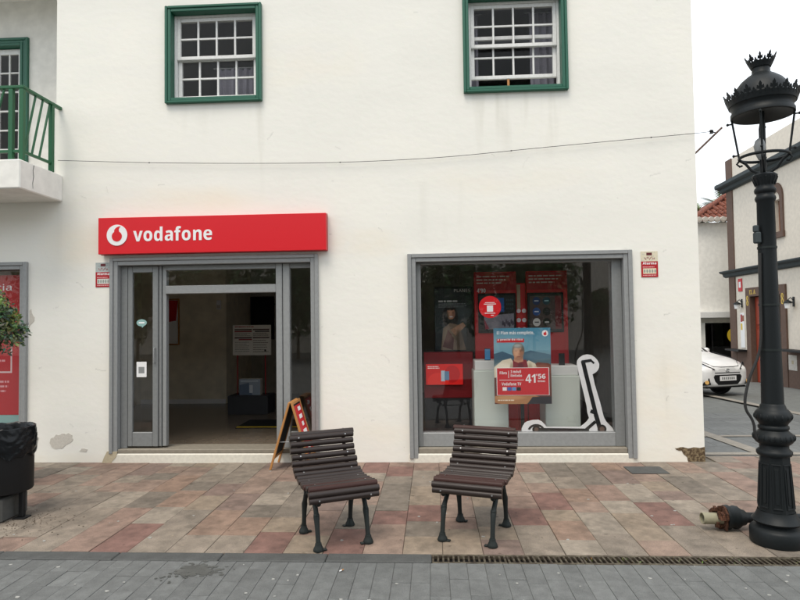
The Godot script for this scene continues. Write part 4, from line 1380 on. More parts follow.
func bench(label, at, turn, reddish, foot):
	var b = thing("slatted_chair", label, "bench", at, turn, "slatted single benches on the pavement")
	var prof := [[-0.155, 0.713], [-0.122, 0.69], [-0.105, 0.645], [-0.085, 0.60], [-0.062, 0.555], [-0.035, 0.512], [0.0, 0.474], [0.042, 0.446], [0.092, 0.429], [0.145, 0.42], [0.20, 0.417], [0.255, 0.418], [0.31, 0.421], [0.365, 0.425], [0.418, 0.427], [0.458, 0.402], [0.463, 0.36]]
	var r := RandomNumberGenerator.new()
	r.seed = int(absf(at.x) * 1000)
	var sec := []
	for p in [[-0.0205, -0.016], [-0.0232, -0.005], [-0.020, 0.008], [-0.0115, 0.0165], [0.0, 0.0195], [0.0115, 0.0165], [0.020, 0.008], [0.0232, -0.005], [0.0205, -0.016]]: sec.append(Vector2(p[0], p[1]))
	for i in prof.size():
		var a: Array = prof[maxi(i - 1, 0)]; var c: Array = prof[mini(i + 1, prof.size() - 1)]
		var t := Vector3(0, c[1] - a[1], c[0] - a[0]).normalized()
		if i == 0: t = Vector3(0, 0.15, 1).normalized()
		if i == 1: t = Vector3(0, -0.95, 0.3).normalized()
		if i == 15: t = Vector3(0, -0.75, 0.66).normalized()
		var nn := Vector3(1, 0, 0).cross(t).normalized() * -1.0
		var g := MB.new()
		g.xf = Transform3D(Basis(t, nn, t.cross(nn)), Vector3(0, prof[i][1], prof[i][0]) + nn * r.randf_range(-0.002, 0.002))
		var hl := 0.257 + r.randf_range(-0.003, 0.005)
		var sh := r.randf_range(-0.004, 0.004)
		if i == 0: sh = (0.022 if reddish else -0.016)
		g.prism(sec, -hl + sh, hl + sh, true)
		var red: bool = (i == 0 and reddish) or (i >= 12 and i <= 14 and (reddish or i != 13))
		var o := part(b, "slat", g, M.slat_red if red else M.slat)
		if i % 3 == 1 or i == 0:
			for s in [-0.19, 0.19]:
				var q := MB.new()
				q.xf = g.xf
				q.tube([Vector3(0, 0.0196, s), Vector3(0, 0.0218, s)], 0.006, 8)
				part(o, "bolt", q, M.bolt)
	for s in [-0.185, 0.185]:
		# cast side frame that carries the slats
		var g := MB.new()
		var pts := []
		for i in range(1, prof.size()):
			var a: Array = prof[maxi(i - 1, 0)]; var c: Array = prof[mini(i + 1, prof.size() - 1)]
			var t := Vector3(0, c[1] - a[1], c[0] - a[0]).normalized()
			var nn := Vector3(1, 0, 0).cross(t).normalized() * -1.0
			pts.append(Vector3(s, prof[i][1], prof[i][0]) - nn * 0.0275)
		pts[-1] += Vector3(0, 0.01, 0.0)
		for i in pts.size() - 1: g.bar(pts[i], pts[i + 1] + (pts[i + 1] - pts[i]).normalized() * 0.004, 0.034, 0.022, 0.004, Vector3.RIGHT)
		g.sphere(pts[-1] + Vector3(0, -0.03, 0.0), Vector3(0.02, 0.026, 0.024), 10, 8)
		part(b, "side_frame", g, M.iron_legs)
		for f in [1, -1]:
			var fz: float = foot - 0.015 if f == 1 else 0.015
			var spl: float = 0.0
			g = MB.new()
			var top := Vector3(s, 0.395, 0.30) if f == 1 else Vector3(s, 0.395, 0.13)
			var joint := Vector3(s, 0.30, 0.345) if f == 1 else Vector3(s, 0.30, 0.085)
			var knee := Vector3(s, 0.225, foot - 0.06) if f == 1 else Vector3(s, 0.225, 0.045)
			var an := Vector3(s, 0.07, fz - 0.006 * f)
			g.tube(smooth_path([top, joint, knee, an, Vector3(s, 0.04, fz)], 4), [0.014, 0.015, 0.016, 0.017, 0.018, 0.0175, 0.017, 0.018, 0.022, 0.019, 0.017, 0.0165, 0.017, 0.018, 0.020, 0.022, 0.024], 10)
			g.sphere(knee + Vector3(0, 0.01, 0), Vector3(0.022, 0.018, 0.022), 10, 6)
			g.sphere(joint, Vector3(0.020, 0.014, 0.020), 10, 6)
			# brace that curls towards the front lip or the back
			if f == 1: g.tube(smooth_path([joint + Vector3(0, -0.02, 0), Vector3(s, 0.345, 0.385), Vector3(s, 0.375, 0.43)], 4), 0.011, 8)
			else: g.tube(smooth_path([joint + Vector3(0, -0.02, 0), Vector3(s, 0.37, 0.04), Vector3(s, 0.445, 0.0)], 4), 0.011, 8)
			var leg := part(b, "leg", g, M.iron_legs)
			var ft := MB.new()
			ft.lathe([Vector2(0.0, 0.0), Vector2(0.036, 0.0), Vector2(0.038, 0.008), Vector2(0.033, 0.022), Vector2(0.025, 0.036), Vector2(0.022, 0.055), Vector2(0.0, 0.06)], 14, Vector3(s, 0.003, fz))
			ft.box(Vector3(s - signf(s) * 0.042, 0.007, fz), Vector3(0.035, 0.010, 0.03), 0.003)
			part(leg, "foot", ft, M.iron_legs)
		# scroll between the legs
	var g2 := MB.new()
	g2.tube([Vector3(-0.185, 0.30, 0.215), Vector3(0.185, 0.30, 0.215)], 0.008, 8)
	for s in [-0.185, 0.185]:
		g2.tube(smooth_path([Vector3(s, 0.30, 0.345), Vector3(s, 0.335, 0.28), Vector3(s, 0.30, 0.215), Vector3(s, 0.335, 0.15), Vector3(s, 0.30, 0.085)], 4), 0.010, 8)
	part(b, "stretcher", g2, M.iron_legs)

# ---------- bin and shrub at the left edge ----------
func build_bin_and_shrub():
	var b = thing("litter_bin", "black round litter bin lined with a black bag at the left edge", "litter bin", Vector3(-3.62, 0, 1.95))
	var g := MB.new()
	g.lathe([Vector2(0.0, 0.225), Vector2(0.208, 0.225), Vector2(0.214, 0.235), Vector2(0.218, 0.735), Vector2(0.210, 0.735), Vector2(0.20, 0.26), Vector2(0.0, 0.26)], 48)
	part(b, "drum", g, M.bin_drum)
	# crumpled bag folded over the rim
	g = MB.new()
	var f := FastNoiseLite.new()
	f.seed = 3; f.frequency = 1.0; f.fractal_octaves = 3
	var cols := 120; var rows := 22
	var grid := []
	for i in rows + 1:
		var line := []
		var q := float(i) / rows
		for k in cols:
			var a := TAU * k / cols
			var low: float = 0.52 + 0.012 * sin(a * 7.0) + 0.01 * sin(a * 13.0)
			var y: float; var rad: float
			if q < 0.8:
				var t := q / 0.8
				y = lerpf(low, 0.755, t)
				rad = 0.226 + 0.010 * sin(t * PI) + 0.004 * (1.0 - t)
			else:
				var t := (q - 0.8) / 0.2
				y = 0.755 + 0.014 * sin(t * PI) - 0.10 * t * t
				rad = lerpf(0.230, 0.195, t)
			var w := f.get_noise_3d(cos(a) * 2.6, y * 26.0 + sin(a * 2.0) * 1.2, sin(a) * 2.6)
			rad += 0.009 * w * (0.35 if q > 0.7 and q < 0.9 else 1.0)
			y += 0.010 * f.get_noise_2d(a * 3.0, 7.0) if q > 0.7 else 0.0
			line.append(Vector3(cos(a) * maxf(rad, 0.2215 if q < 0.8 else 0.0), y, sin(a) * maxf(rad, 0.2215 if q < 0.8 else 0.0)))
		grid.append(line)
	var nr := []
	for i in rows + 1:
		var line := []
		for k in cols:
			var du: Vector3 = grid[i][(k + 1) % cols] - grid[i][(k + cols - 1) % cols]
			var dv: Vector3 = grid[mini(i + 1, rows)][k] - grid[maxi(i - 1, 0)][k]
			line.append(dv.cross(du).normalized())
		nr.append(line)
	for i in rows:
		for k in cols:
			var k2 := (k + 1) % cols
			g.tri(grid[i][k], grid[i][k2], grid[i + 1][k2], nr[i][k], nr[i][k2], nr[i + 1][k2])
			g.tri(grid[i][k], grid[i + 1][k2], grid[i + 1][k], nr[i][k], nr[i + 1][k2], nr[i + 1][k])
	part(b, "bag", g, M.bag)
	g = MB.new()
	g.span(0.15, 0.19, 0.012, 0.43, 0.0, 0.04, 0.005)
	part(b, "post", g, M.bin_drum)
	g = MB.new()
	g.span(0.12, 0.22, 0.0, 0.012, -0.03, 0.07, 0.003)
	part(b, "foot_plate", g, M.bin_drum)
	g = MB.new()
	g.bar(Vector3(0.155, 0.36, 0.035), Vector3(-0.22, 0.36, 0.32), 0.03, 0.04, 0.005)
	part(b, "cross_bar", g, M.bin_drum)
	g = MB.new()
	g.span(-0.27, -0.23, 0.012, 0.40, 0.30, 0.34, 0.005)
	part(b, "post", g, M.bin_drum)
	g = MB.new()
	g.span(-0.6, 0.10, 0.0, 0.19, -0.16, 0.17, 0.015)
	for k in 12: g.span(-0.58 + k * 0.057, -0.545 + k * 0.057, 0.01, 0.18, 0.1705, 0.182, 0.004)
	part(b, "concrete_base", g, M.dark_concrete)
	# shrub in a pot just outside the left edge
	var p = thing("potted_shrub", "dense green leafy shrub reaching in at the left edge beside the red poster", "shrub", Vector3(-4.45, 0.0, 1.2))
	g = MB.new()
	g.lathe([Vector2(0.0, 0.0), Vector2(0.19, 0.0), Vector2(0.25, 0.46), Vector2(0.27, 0.47), Vector2(0.27, 0.52), Vector2(0.24, 0.52), Vector2(0.235, 0.48), Vector2(0.0, 0.47)], 28)
	part(p, "pot", g, M.dark_concrete)
	var r := RandomNumberGenerator.new()
	r.seed = 12
	g = MB.new()
	g.tube([Vector3(0, 0.47, 0), Vector3(0.02, 0.9, 0.01), Vector3(0, 1.35, 0)], [0.04, 0.032, 0.022], 8)
	for k in 7:
		var an := TAU * k / 7.0
		g.tube([Vector3(0.01, 1.05 + 0.03 * k, 0), Vector3(cos(an) * 0.14, 1.35, sin(an) * 0.14), Vector3(cos(an) * 0.27, 1.6 + 0.04 * sin(k * 2.0), sin(an) * 0.27)], [0.018, 0.012, 0.006], 6)
	part(p, "trunk", g, M.bark)
	g = MB.new()
	var cl := []
	for k in 60:
		var d := Vector3(r.randfn(), r.randfn(), r.randfn()).normalized() * pow(r.randf(), 0.45)
		cl.append([Vector3(0, 1.66, 0) + d * Vector3(0.37, 0.33, 0.37), r.randf_range(0.09, 0.15), r.randf()])
	for c in cl:
		for k in 110:
			var d := Vector3(r.randfn(), r.randfn(), r.randfn()).normalized()
			var young: bool = c[2] > 0.75
			leaf(g, c[0] + d * c[1] * pow(r.randf(), 0.35), r.randf_range(0.018, 0.032), r, Color(0.17, 0.23, 0.07) if young else Color(0.09, 0.14, 0.085), d * 0.8)
	part(p, "crown", g, M.leaf)

# ---------- parked car ----------
func skin(g: MB, grid: Array, outward: Vector3):
	# smooth surface through a grid of points
	var R := grid.size(); var K: int = grid[0].size()
	var nr := []
	for i in R:
		var line := []
		for k in K:
			var du: Vector3 = grid[i][mini(k + 1, K - 1)] - grid[i][maxi(k - 1, 0)]
			var dv: Vector3 = grid[mini(i + 1, R - 1)][k] - grid[maxi(i - 1, 0)][k]
			var q := du.cross(dv).normalized()
			var o: Vector3 = grid[i][k] - Vector3(0, 0.55, 0) + outward
			if q.dot(o) < 0.0: q = -q
			line.append(q)
		nr.append(line)
	for i in R - 1:
		for k in K - 1:
			g.tri(grid[i][k], grid[i][k + 1], grid[i + 1][k + 1], nr[i][k], nr[i][k + 1], nr[i + 1][k + 1])
			g.tri(grid[i][k], grid[i + 1][k + 1], grid[i + 1][k], nr[i][k], nr[i + 1][k + 1], nr[i + 1][k])

func build_car():
	var c = thing("parked_car", "small white hatchback with dark grille nosing out behind the building corner", "car", Vector3(6.02, -0.265, -9.12))
	c.basis = Basis(Vector3.RIGHT, -0.03) * Basis(Vector3.UP, 0.436)
	# z, half width, sill y, belt y, top y, top half width
	var st := [[1.835, 0.50, 0.26, 0.56, 0.62, 0.30], [1.82, 0.62, 0.22, 0.58, 0.66, 0.42], [1.76, 0.715, 0.20, 0.61, 0.72, 0.52], [1.62, 0.785, 0.19, 0.68, 0.80, 0.58], [1.35, 0.815, 0.19, 0.78, 0.88, 0.60], [1.0, 0.825, 0.19, 0.86, 0.95, 0.60], [0.80, 0.83, 0.19, 0.90, 0.99, 0.62], [0.45, 0.83, 0.19, 0.93, 1.24, 0.60], [0.08, 0.83, 0.19, 0.94, 1.45, 0.555], [-0.4, 0.83, 0.19, 0.95, 1.50, 0.55], [-0.9, 0.83, 0.19, 0.97, 1.49, 0.54], [-1.35, 0.82, 0.20, 1.0, 1.44, 0.52], [-1.60, 0.80, 0.22, 1.0, 1.22, 0.52], [-1.76, 0.76, 0.26, 0.88, 1.0, 0.50], [-1.83, 0.66, 0.34, 0.72, 0.80, 0.40]]
	var grid := []
	for s in st:
		var w: float = s[1]; var yb: float = s[2]; var be: float = s[3]; var to: float = s[4]; var wr: float = s[5]
		var half := [Vector2(0.0, yb - 0.01), Vector2(w * 0.86, yb), Vector2(w * 0.97, yb + 0.08), Vector2(w, lerpf(yb, be, 0.5)), Vector2(w * 0.995, be - 0.05), Vector2(w * 0.95, be + 0.01), Vector2(lerpf(w * 0.95, wr, 0.55), lerpf(be, to, 0.55)), Vector2(wr, to - 0.05), Vector2(wr * 0.8, to - 0.012), Vector2(0.0, to)]
		var line := []
		for k in half.size(): line.append(Vector3(half[k].x, half[k].y, s[0]))
		for k in range(half.size() - 2, -1, -1): line.append(Vector3(-half[k].x, half[k].y, s[0]))
		grid.append(line)
	var g := MB.new()
	skin(g, grid, Vector3.ZERO)
	for e in [[0, Vector3.BACK], [grid.size() - 1, Vector3.FORWARD]]:
		var pl := []
		for p in grid[e[0]]: pl.append(p)
		var mid := Vector3(0, 0.45, pl[0].z)
		for k in pl.size() - 1: g.tri(mid, pl[k], pl[k + 1], e[1], e[1], e[1])
	part(c, "body", g, M.car_white)
	g = MB.new()
	var ws := []
	for i in 7:
		var q := i / 6.0
		var line := []
		for k in 9:
			var u := k / 4.0 - 1.0
			var hw := lerpf(0.66, 0.53, q)
			line.append(Vector3(u * hw, lerpf(1.005, 1.45, q) + 0.015 * sin(q * PI) - 0.03 * u * u, lerpf(0.80, 0.09, q) + 0.012 - 0.05 * u * u))
		ws.append(line)
	skin(g, ws, Vector3(0, 1, 1))
	part(c, "windscreen", g, M.black_gloss)
	for s in [-1.0, 1.0]:
		for q in [[[0.42, 0.97], [-0.42, 0.985], [-0.42, 1.40], [0.02, 1.385]], [[-0.50, 0.985], [-1.25, 1.02], [-1.10, 1.36], [-0.50, 1.40]]]:
			g = MB.new()
			var p := []
			for v in q: p.append(Vector3(s * (lerpf(0.805, 0.60, (v[1] - 0.97) / 0.45)), v[1], v[0]))
			g.quad(p[0], p[1], p[2], p[3], Vector3(s, 0.3, 0))
			part(c, "side_window", g, M.black_gloss)
		# mirror, wheels, lamps
		g = MB.new()
		g.sphere(Vector3(s * 0.90, 1.0, 0.50), Vector3(0.09, 0.07, 0.06), 12, 8)
		g.bar(Vector3(s * 0.79, 0.97, 0.5), Vector3(s * 0.86, 0.98, 0.5), 0.04, 0.04)
		part(c, "mirror", g, M.car_white)
		for z in [1.16, -1.22]:
			g = MB.new()
			g.xf = Transform3D(Basis(Vector3.FORWARD, -s * PI / 2), Vector3(s * 0.66, 0.285, z))
			g.lathe([Vector2(0.17, -0.01), Vector2(0.25, 0.0), Vector2(0.28, 0.02), Vector2(0.285, 0.08), Vector2(0.28, 0.155), Vector2(0.25, 0.172), Vector2(0.19, 0.172), Vector2(0.18, 0.15)], 32)
			var wh := part(c, "wheel", g, M.rubber)
			g = MB.new()
			g.xf = Transform3D(Basis(Vector3.FORWARD, -s * PI / 2), Vector3(s * 0.66, 0.285, z))
			g.lathe([Vector2(0.185, 0.168), Vector2(0.17, 0.15), Vector2(0.14, 0.155), Vector2(0.05, 0.165), Vector2(0.0, 0.168)], 20)
			part(wh, "rim", g, M.rim)
			g = MB.new()
			g.xf = Transform3D(Basis(Vector3.FORWARD, -s * PI / 2), Vector3(s * 0.66, 0.30, z))
			g.lathe([Vector2(0.345, 0.10), Vector2(0.345, 0.1725), Vector2(0.30, 0.1725), Vector2(0.30, 0.10)], 32)
			part(c, "wheel_arch", g, M.black)
		g = MB.new()
		var hl := []
		for v in [[0.40, 0.60], [0.52, 0.66], [0.64, 0.735], [0.70, 0.745], [0.72, 0.69], [0.66, 0.63], [0.52, 0.585]]: hl.append(Vector3(s * v[0], v[1], 1.845 - 0.55 * pow(maxf(v[0] - 0.36, 0.0), 1.35) - 0.05 * (v[1] - 0.58) / 0.16))
		var mid := Vector3.ZERO
		for v in hl: mid += v / hl.size()
		for k in hl.size():
			var nn := Vector3(s * 0.45, 0.3, 0.85).normalized()
			g.tri(mid + nn * 0.02, hl[k], hl[(k + 1) % hl.size()], nn, nn, nn)
		var hp := part(c, "headlight", g, M.chrome)
		g = MB.new()
		var rim := []
		for v in hl: rim.append(v + Vector3(s * 0.004, 0.002, 0.008))
		rim.append(rim[0])
		g.tube(rim, 0.011, 6, false)
		part(hp, "surround", g, M.black)
		g = MB.new()
		var y0 := 0.235
		g.xf = Transform3D(Basis(Vector3.UP, s * 0.55), Vector3(s * 0.63, 0, 1.79))
		g.prism([Vector2(-0.09, y0), Vector2(0.10, y0 + 0.02), Vector2(0.07, y0 + 0.17), Vector2(-0.02, y0 + 0.16)], -0.04, 0.012)
		var fg := part(c, "fog_lamp_recess", g, M.black)
		g = MB.new()
		g.xf = Transform3D(Basis(Vector3.UP, s * 0.55), Vector3(s * 0.63, 0, 1.79))
		g.tube([Vector3(0.015, y0 + 0.075, 0.012), Vector3(0.015, y0 + 0.075, 0.02)], 0.045, 16)
		part(fg, "fog_lamp", g, M.amber)
	g = MB.new()
	g.prism([Vector2(-0.30, 0.245), Vector2(0.30, 0.245), Vector2(0.40, 0.33), Vector2(0.44, 0.43), Vector2(0.40, 0.475), Vector2(-0.40, 0.475), Vector2(-0.44, 0.43), Vector2(-0.40, 0.33)], 1.80, 1.844)
	part(c, "grille", g, M.black)
	g = MB.new()
	g.span(-0.26, 0.26, 0.335, 0.445, 1.8445, 1.853, 0.003)
	var np := part(c, "number_plate", g, M.white_sign)
	g = MB.new()
	for k in 7: g.span(-0.20 + k * 0.06, -0.165 + k * 0.06, 0.365, 0.42, 1.8532, 1.855)
	part(np, "plate_marks", g, M.alu)
	g = MB.new()
	for s in [-1.0, 1.0]: g.tube([Vector3(s * 0.40, 0.668, 1.80), Vector3(s * 0.60, 0.815, 1.58), Vector3(s * 0.66, 0.93, 1.05), Vector3(s * 0.68, 0.975, 0.84)], 0.006, 6)
	g.tube([Vector3(-0.40, 0.668, 1.80), Vector3(-0.2, 0.655, 1.826), Vector3(0.2, 0.655, 1.826), Vector3(0.40, 0.668, 1.80)], 0.006, 6)
	part(c, "bonnet_seam", g, M.black)
	g = MB.new()
	g.span(-0.62, 0.62, 0.17, 0.205, 1.60, 1.80, 0.01)
	part(c, "lower_lip", g, M.black)
	g = MB.new()
	g.span(-0.40, 0.40, 0.512, 0.528, 1.83, 1.842, 0.004)
	part(c, "grille_slot", g, M.black)
	g = MB.new()
	var oval := []
	for k in 17: oval.append(Vector3(0.06 * cos(TAU * k / 16.0), 0.575 + 0.032 * sin(TAU * k / 16.0), 1.842))
	g.tube(oval, 0.006, 6, false)
	g.tube([Vector3(-0.025, 0.55, 1.842), Vector3(-0.012, 0.60, 1.842)], 0.005, 6)
	g.tube([Vector3(0.012, 0.55, 1.842), Vector3(0.025, 0.60, 1.842)], 0.005, 6)
	g.tube([Vector3(-0.02, 0.572, 1.842), Vector3(0.02, 0.578, 1.842)], 0.005, 6)
	part(c, "badge", g, M.chrome)

# ---------- things in the shop window ----------
func plan_poster() -> Image:
	var im := Image.create(262, 352, false, Image.FORMAT_RGB8)
	for y in 352:
		var t := y / 160.0
		im.fill_rect(Rect2i(0, y, 262, 1), C("#3f7f9a").lerp(C("#86a9b4"), clampf(t, 0.0, 1.0)))
	p_poly(im, [Vector2(0, 120), Vector2(40, 108), Vector2(90, 128), Vector2(170, 105), Vector2(262, 125), Vector2(262, 200), Vector2(0, 200)], C("#35566b"))
	p_poly(im, [Vector2(0, 150), Vector2(80, 142), Vector2(170, 150), Vector2(262, 140), Vector2(262, 220), Vector2(0, 220)], C("#48626c"))
	# sofa
	p_poly(im, [Vector2(180, 175), Vector2(200, 160), Vector2(250, 165), Vector2(262, 172), Vector2(262, 352), Vector2(160, 352)], C("#6b2f1e"))
	p_poly(im, [Vector2(0, 215), Vector2(60, 205), Vector2(262, 215), Vector2(262, 352), Vector2(0, 352)], C("#5d2a1c"))
	p_ell(im, 100, 330, 120, 26, C("#a8764a"))
	p_poly(im, [Vector2(150, 352), Vector2(175, 320), Vector2(262, 318), Vector2(262, 352)], C("#1c1a22"))
	# seated man in a pale jacket over a dark red shirt
	p_poly(im, [Vector2(0, 182), Vector2(38, 150), Vector2(78, 140), Vector2(96, 168), Vector2(140, 168), Vector2(160, 150), Vector2(190, 165), Vector2(212, 215), Vector2(0, 230)], C("#d8cdb4"))
	p_poly(im, [Vector2(88, 148), Vector2(150, 148), Vector2(162, 205), Vector2(86, 205)], C("#7a1522"))
	p_poly(im, [Vector2(94, 130), Vector2(134, 130), Vector2(136, 156), Vector2(112, 162), Vector2(92, 154)], C("#b98467"))
	p_ell(im, 113, 104, 29, 38, C("#6f675c"))
	p_ell(im, 113, 114, 24, 34, C("#bd8c6d"))
	p_ell(im, 113, 84, 20, 9, C("#857d72"))
	p_ell(im, 128, 118, 7, 22, C("#a97a5e"))
	im.fill_rect(Rect2i(98, 102, 11, 2), C("#5a4a40"))
	im.fill_rect(Rect2i(119, 102, 11, 2), C("#5a4a40"))
	p_ell(im, 103, 108, 4, 2, C("#4a2f24")); p_ell(im, 124, 108, 4, 2, C("#4a2f24"))
	p_ell(im, 114, 120, 4, 6, C("#b07c60")); p_ell(im, 114, 133, 10, 3, C("#8e5040"))
	# photographic tone: light from the left, folds, beard shadow, leather sheen
	p_soft(im, 104, 112, 14, 24, C("#dcae8e"), 0.6)
	p_soft(im, 128, 120, 12, 26, C("#8a5a42"), 0.5)
	p_soft(im, 113, 142, 20, 10, C("#8a5f4a"), 0.5)
	p_soft(im, 108, 82, 18, 8, C("#b7b0a4"), 0.7)
	p_soft(im, 132, 96, 8, 16, C("#544c44"), 0.6)
	p_soft(im, 40, 185, 50, 30, C("#f0e8d4"), 0.6)
	p_soft(im, 80, 190, 10, 36, C("#8f8468"), 0.6)
	p_soft(im, 165, 192, 14, 34, C("#9b9074"), 0.7)
	p_soft(im, 195, 200, 22, 30, C("#a99d80"), 0.6)
	p_soft(im, 122, 185, 18, 30, C("#4c0c16"), 0.6)
	p_soft(im, 225, 190, 40, 26, C("#935036"), 0.7)
	p_soft(im, 70, 322, 80, 14, C("#d0a070"), 0.6)
	p_soft(im, 60, 60, 120, 50, C("#9fc3cc"), 0.35)
	p_soft(im, 210, 130, 90, 26, C("#6d8a96"), 0.5)
	# small lines
	p_lines(im, 14, 332, 90, 1, 5, 3, C("#e8dcc6"), 3)
	im.resize(131, 176, Image.INTERPOLATE_BILINEAR)
	im.resize(262, 352, Image.INTERPOLATE_CUBIC)
	im.fill_rect(Rect2i(14, 50, 126, 17), C("#c5101c"))
	return im

func build_window_display():
	# cardboard scooter
	var s = thing("scooter_cutout", "white-edged cardboard cut-out of a black electric scooter in the shop window", "cardboard cut-out", Vector3(1.0, 0.2855, -0.14))
	var o := []
	for p in [[-0.002, 0.0], [0.0, 0.06], [0.014, 0.092], [0.035, 0.125], [0.064, 0.143], [0.13, 0.160], [0.192, 0.163], [0.228, 0.145], [0.255, 0.117], [0.285, 0.082], [0.661, 0.079], [0.70, 0.108], [0.738, 0.14], [0.765, 0.178], [0.746, 0.242], [0.742, 0.306], [0.708, 0.473], [0.662, 0.679], [0.64, 0.794], [0.645, 0.83], [0.667, 0.864], [0.71, 0.892], [0.757, 0.904], [0.805, 0.897], [0.845, 0.87], [0.875, 0.835], [0.893, 0.792], [0.890, 0.752], [0.872, 0.718], [0.848, 0.695], [0.815, 0.677], [0.837, 0.562], [0.895, 0.344], [0.929, 0.19], [0.955, 0.14], [0.99, 0.101], [1.02, 0.07], [1.036, 0.04], [1.036, 0.0]]: o.append(Vector2(p[0], p[1]))
	var g := MB.new()
	g.prism(o, -0.006, 0.006)
	part(s, "card", g, M.white)
	g = MB.new()
	g.xf = Transform3D(Basis.IDENTITY, Vector3(0, 0, 0.0062))
	var ln = func(ax, ay, bx, by, w, z):
		var d := Vector2(bx - ax, by - ay).normalized()
		var q: Vector2 = Vector2(-d.y, d.x) * w / 2.0
		g.prism([Vector2(ax, ay) + q, Vector2(bx, by) + q, Vector2(bx, by) - q, Vector2(ax, ay) - q], 0.0, z)
	ln.call(0.708, 0.83, 0.845, 0.20, 0.046, 0.0022)
	ln.call(0.695, 0.82, 0.80, 0.835, 0.032, 0.0026)
	ln.call(0.79, 0.845, 0.835, 0.80, 0.022, 0.0018)
	ln.call(0.815, 0.27, 0.80, 0.23, 0.055, 0.0024)
	ln.call(0.84, 0.22, 0.885, 0.05, 0.05, 0.0016)
	ln.call(0.835, 0.14, 0.73, 0.05, 0.035, 0.0020)
	ln.call(0.16, 0.045, 0.76, 0.035, 0.05, 0.0012)
	part(s, "printed_frame", g, M.board_black)
	for w in [[0.165, 0.052, 0.045], [0.905, 0.055, 0.05]]:
		g = MB.new()
		g.tube([Vector3(w[0], w[1], 0.0063), Vector3(w[0], w[1], 0.0098)], w[2], 24)
		var wh := part(s, "printed_wheel", g, M.black)
		g = MB.new()
		g.tube([Vector3(w[0], w[1], 0.0099), Vector3(w[0], w[1], 0.0110)], w[2] * 0.55, 20)
		part(wh, "printed_hub", g, M.brown_stone)
	g = MB.new()
	var fen := []
	for k in 9:
		var a := PI * (0.15 + 0.75 * k / 8.0)
		fen.append(Vector2(0.165 + 0.10 * cos(a), 0.03 + 0.085 * sin(a)))
	for k in 9:
		var a := PI * (0.9 - 0.75 * k / 8.0)
		fen.append(Vector2(0.165 + 0.075 * cos(a), 0.03 + 0.062 * sin(a)))
	g.prism(fen, 0.0063, 0.0092)
	part(s, "printed_fender", g, M.board_black)
	spanpart(shop, "window_ledge", M.alu, -0.131, 2.034, 0.20, 0.285, -0.36, -0.171, 0.004)
	spanpart(shop, "window_ledge", M.alu, -0.131, 2.034, 0.255, 0.284, -0.1705, -0.10)
	# offer poster
	var p = thing("offer_poster", "blue and red offer poster of a seated man in the shop window", "poster", Vector3(1.033, 0.1205, -0.26))
	sheet(p, "print", print_mat("plan_print", plan_poster()), 0.655, 0.88, 0.012, Vector3(0, 0.94, 0.06))
	var front := 0.0665
	text(p, "El Plan más completo,", -0.29, 1.295, front, 0.43, 0.05, M.white, true)
	text(p, "a precio de risa", -0.285, 1.228, front, 0.29, 0.032, M.white, true)
	spanpart(p, "price_card", M.red, -0.297, 0.297, 0.605, 0.915, front, front + 0.003)
	frame_rect(p, "card_rim", M.white, -0.302, 0.302, 0.60, 0.92, 0.006, front - 0.002, front + 0.0045, true, 0.0)
	var f2 := front + 0.0032
	text(p, "Fibra", -0.265, 0.845, f2, 0.08, 0.034, M.white, true)
	spanpart(p, "rule", M.white, -0.166, -0.160, 0.80, 0.885, f2, f2 + 0.001)
	text(p, "3 móvil", -0.14, 0.858, f2, 0.12, 0.034, M.white, true)
	text(p, "ilimitadas", -0.14, 0.815, f2, 0.13, 0.030, M.white, true)
	spanpart(p, "rule", M.white, -0.27, 0.01, 0.775, 0.780, f2, f2 + 0.001)
	text(p, "Vodafone TV", -0.245, 0.715, f2, 0.225, 0.036, M.white, true)
	text(p, "41", 0.03, 0.745, f2, 0.115, 0.098, M.white, true)
	text(p, "'56", 0.155, 0.79, f2, 0.105, 0.055, M.white, true)
	text(p, "€/mes", 0.17, 0.752, f2, 0.085, 0.022, M.white, true)
	for k in 4: spanpart(p, "channel_logo", [M.white, M.blue, M.sky_blue, M.black][k], -0.235 + k * 0.054, -0.188 + k * 0.054, 0.655, 0.695, f2, f2 + 0.001)
	var t := MB.new()
	t.tube([Vector3(0.265, 1.315, front), Vector3(0.265, 1.315, front + 0.002)], 0.036, 24)
	var lg := part(p, "logo", t, M.white)
	t = MB.new()
	t.tube([Vector3(0.265, 1.309, front + 0.0022), Vector3(0.265, 1.309, front + 0.003)], 0.018, 16)
	t.prism([Vector2(0.253, 1.318), Vector2(0.278, 1.318), Vector2(0.279, 1.340)], front + 0.0022, front + 0.0031)
	part(lg, "quote_mark", t, M.red_sign)
	t = MB.new()
	t.span(-0.02, 0.02, 0.012, 1.3, -0.03, 0.0, 0.004)
	t.span(-0.02, 0.02, 0.9, 0.94, 0.0, 0.053)
	t.span(-0.2, 0.2, 0.0, 0.012, -0.14, 0.07, 0.003)
	part(p, "stand", t, M.black)
	# pedestals with phones
	for q in [[0.69, 0.205, 0.865, 0.12, M.sky_blue, "with pale blue phone, left of the offer poster"], [1.542, 0.208, 0.797, 0.12, M.board_black, "with dark phone, between offer poster and scooter"]]:
		var d = thing("display_pedestal", "white display pedestal " + q[5], "pedestal", Vector3(q[0], 0.1205, -0.66), 0.0, "white display pedestals in the shop window")
		spanpart(d, "column", M.pedestal, -q[1], q[1], 0.0, q[2], -0.2, 0.2, 0.008)
		spanpart(d, "cap", M.pedestal_top, -q[1] + 0.015, q[1] - 0.015, q[2] + 0.001, q[2] + q[3], -0.18, 0.185, 0.008)
		var ph = thing("mobile_phone", "small upright phone on the white pedestal " + ("left of the offer poster" if q[0] < 1.0 else "beside the scooter cut-out"), "phone", Vector3(q[0] - 0.03 if q[0] < 1.0 else q[0] + 0.01, 0.1205 + q[2] + q[3] + 0.001, -0.52))
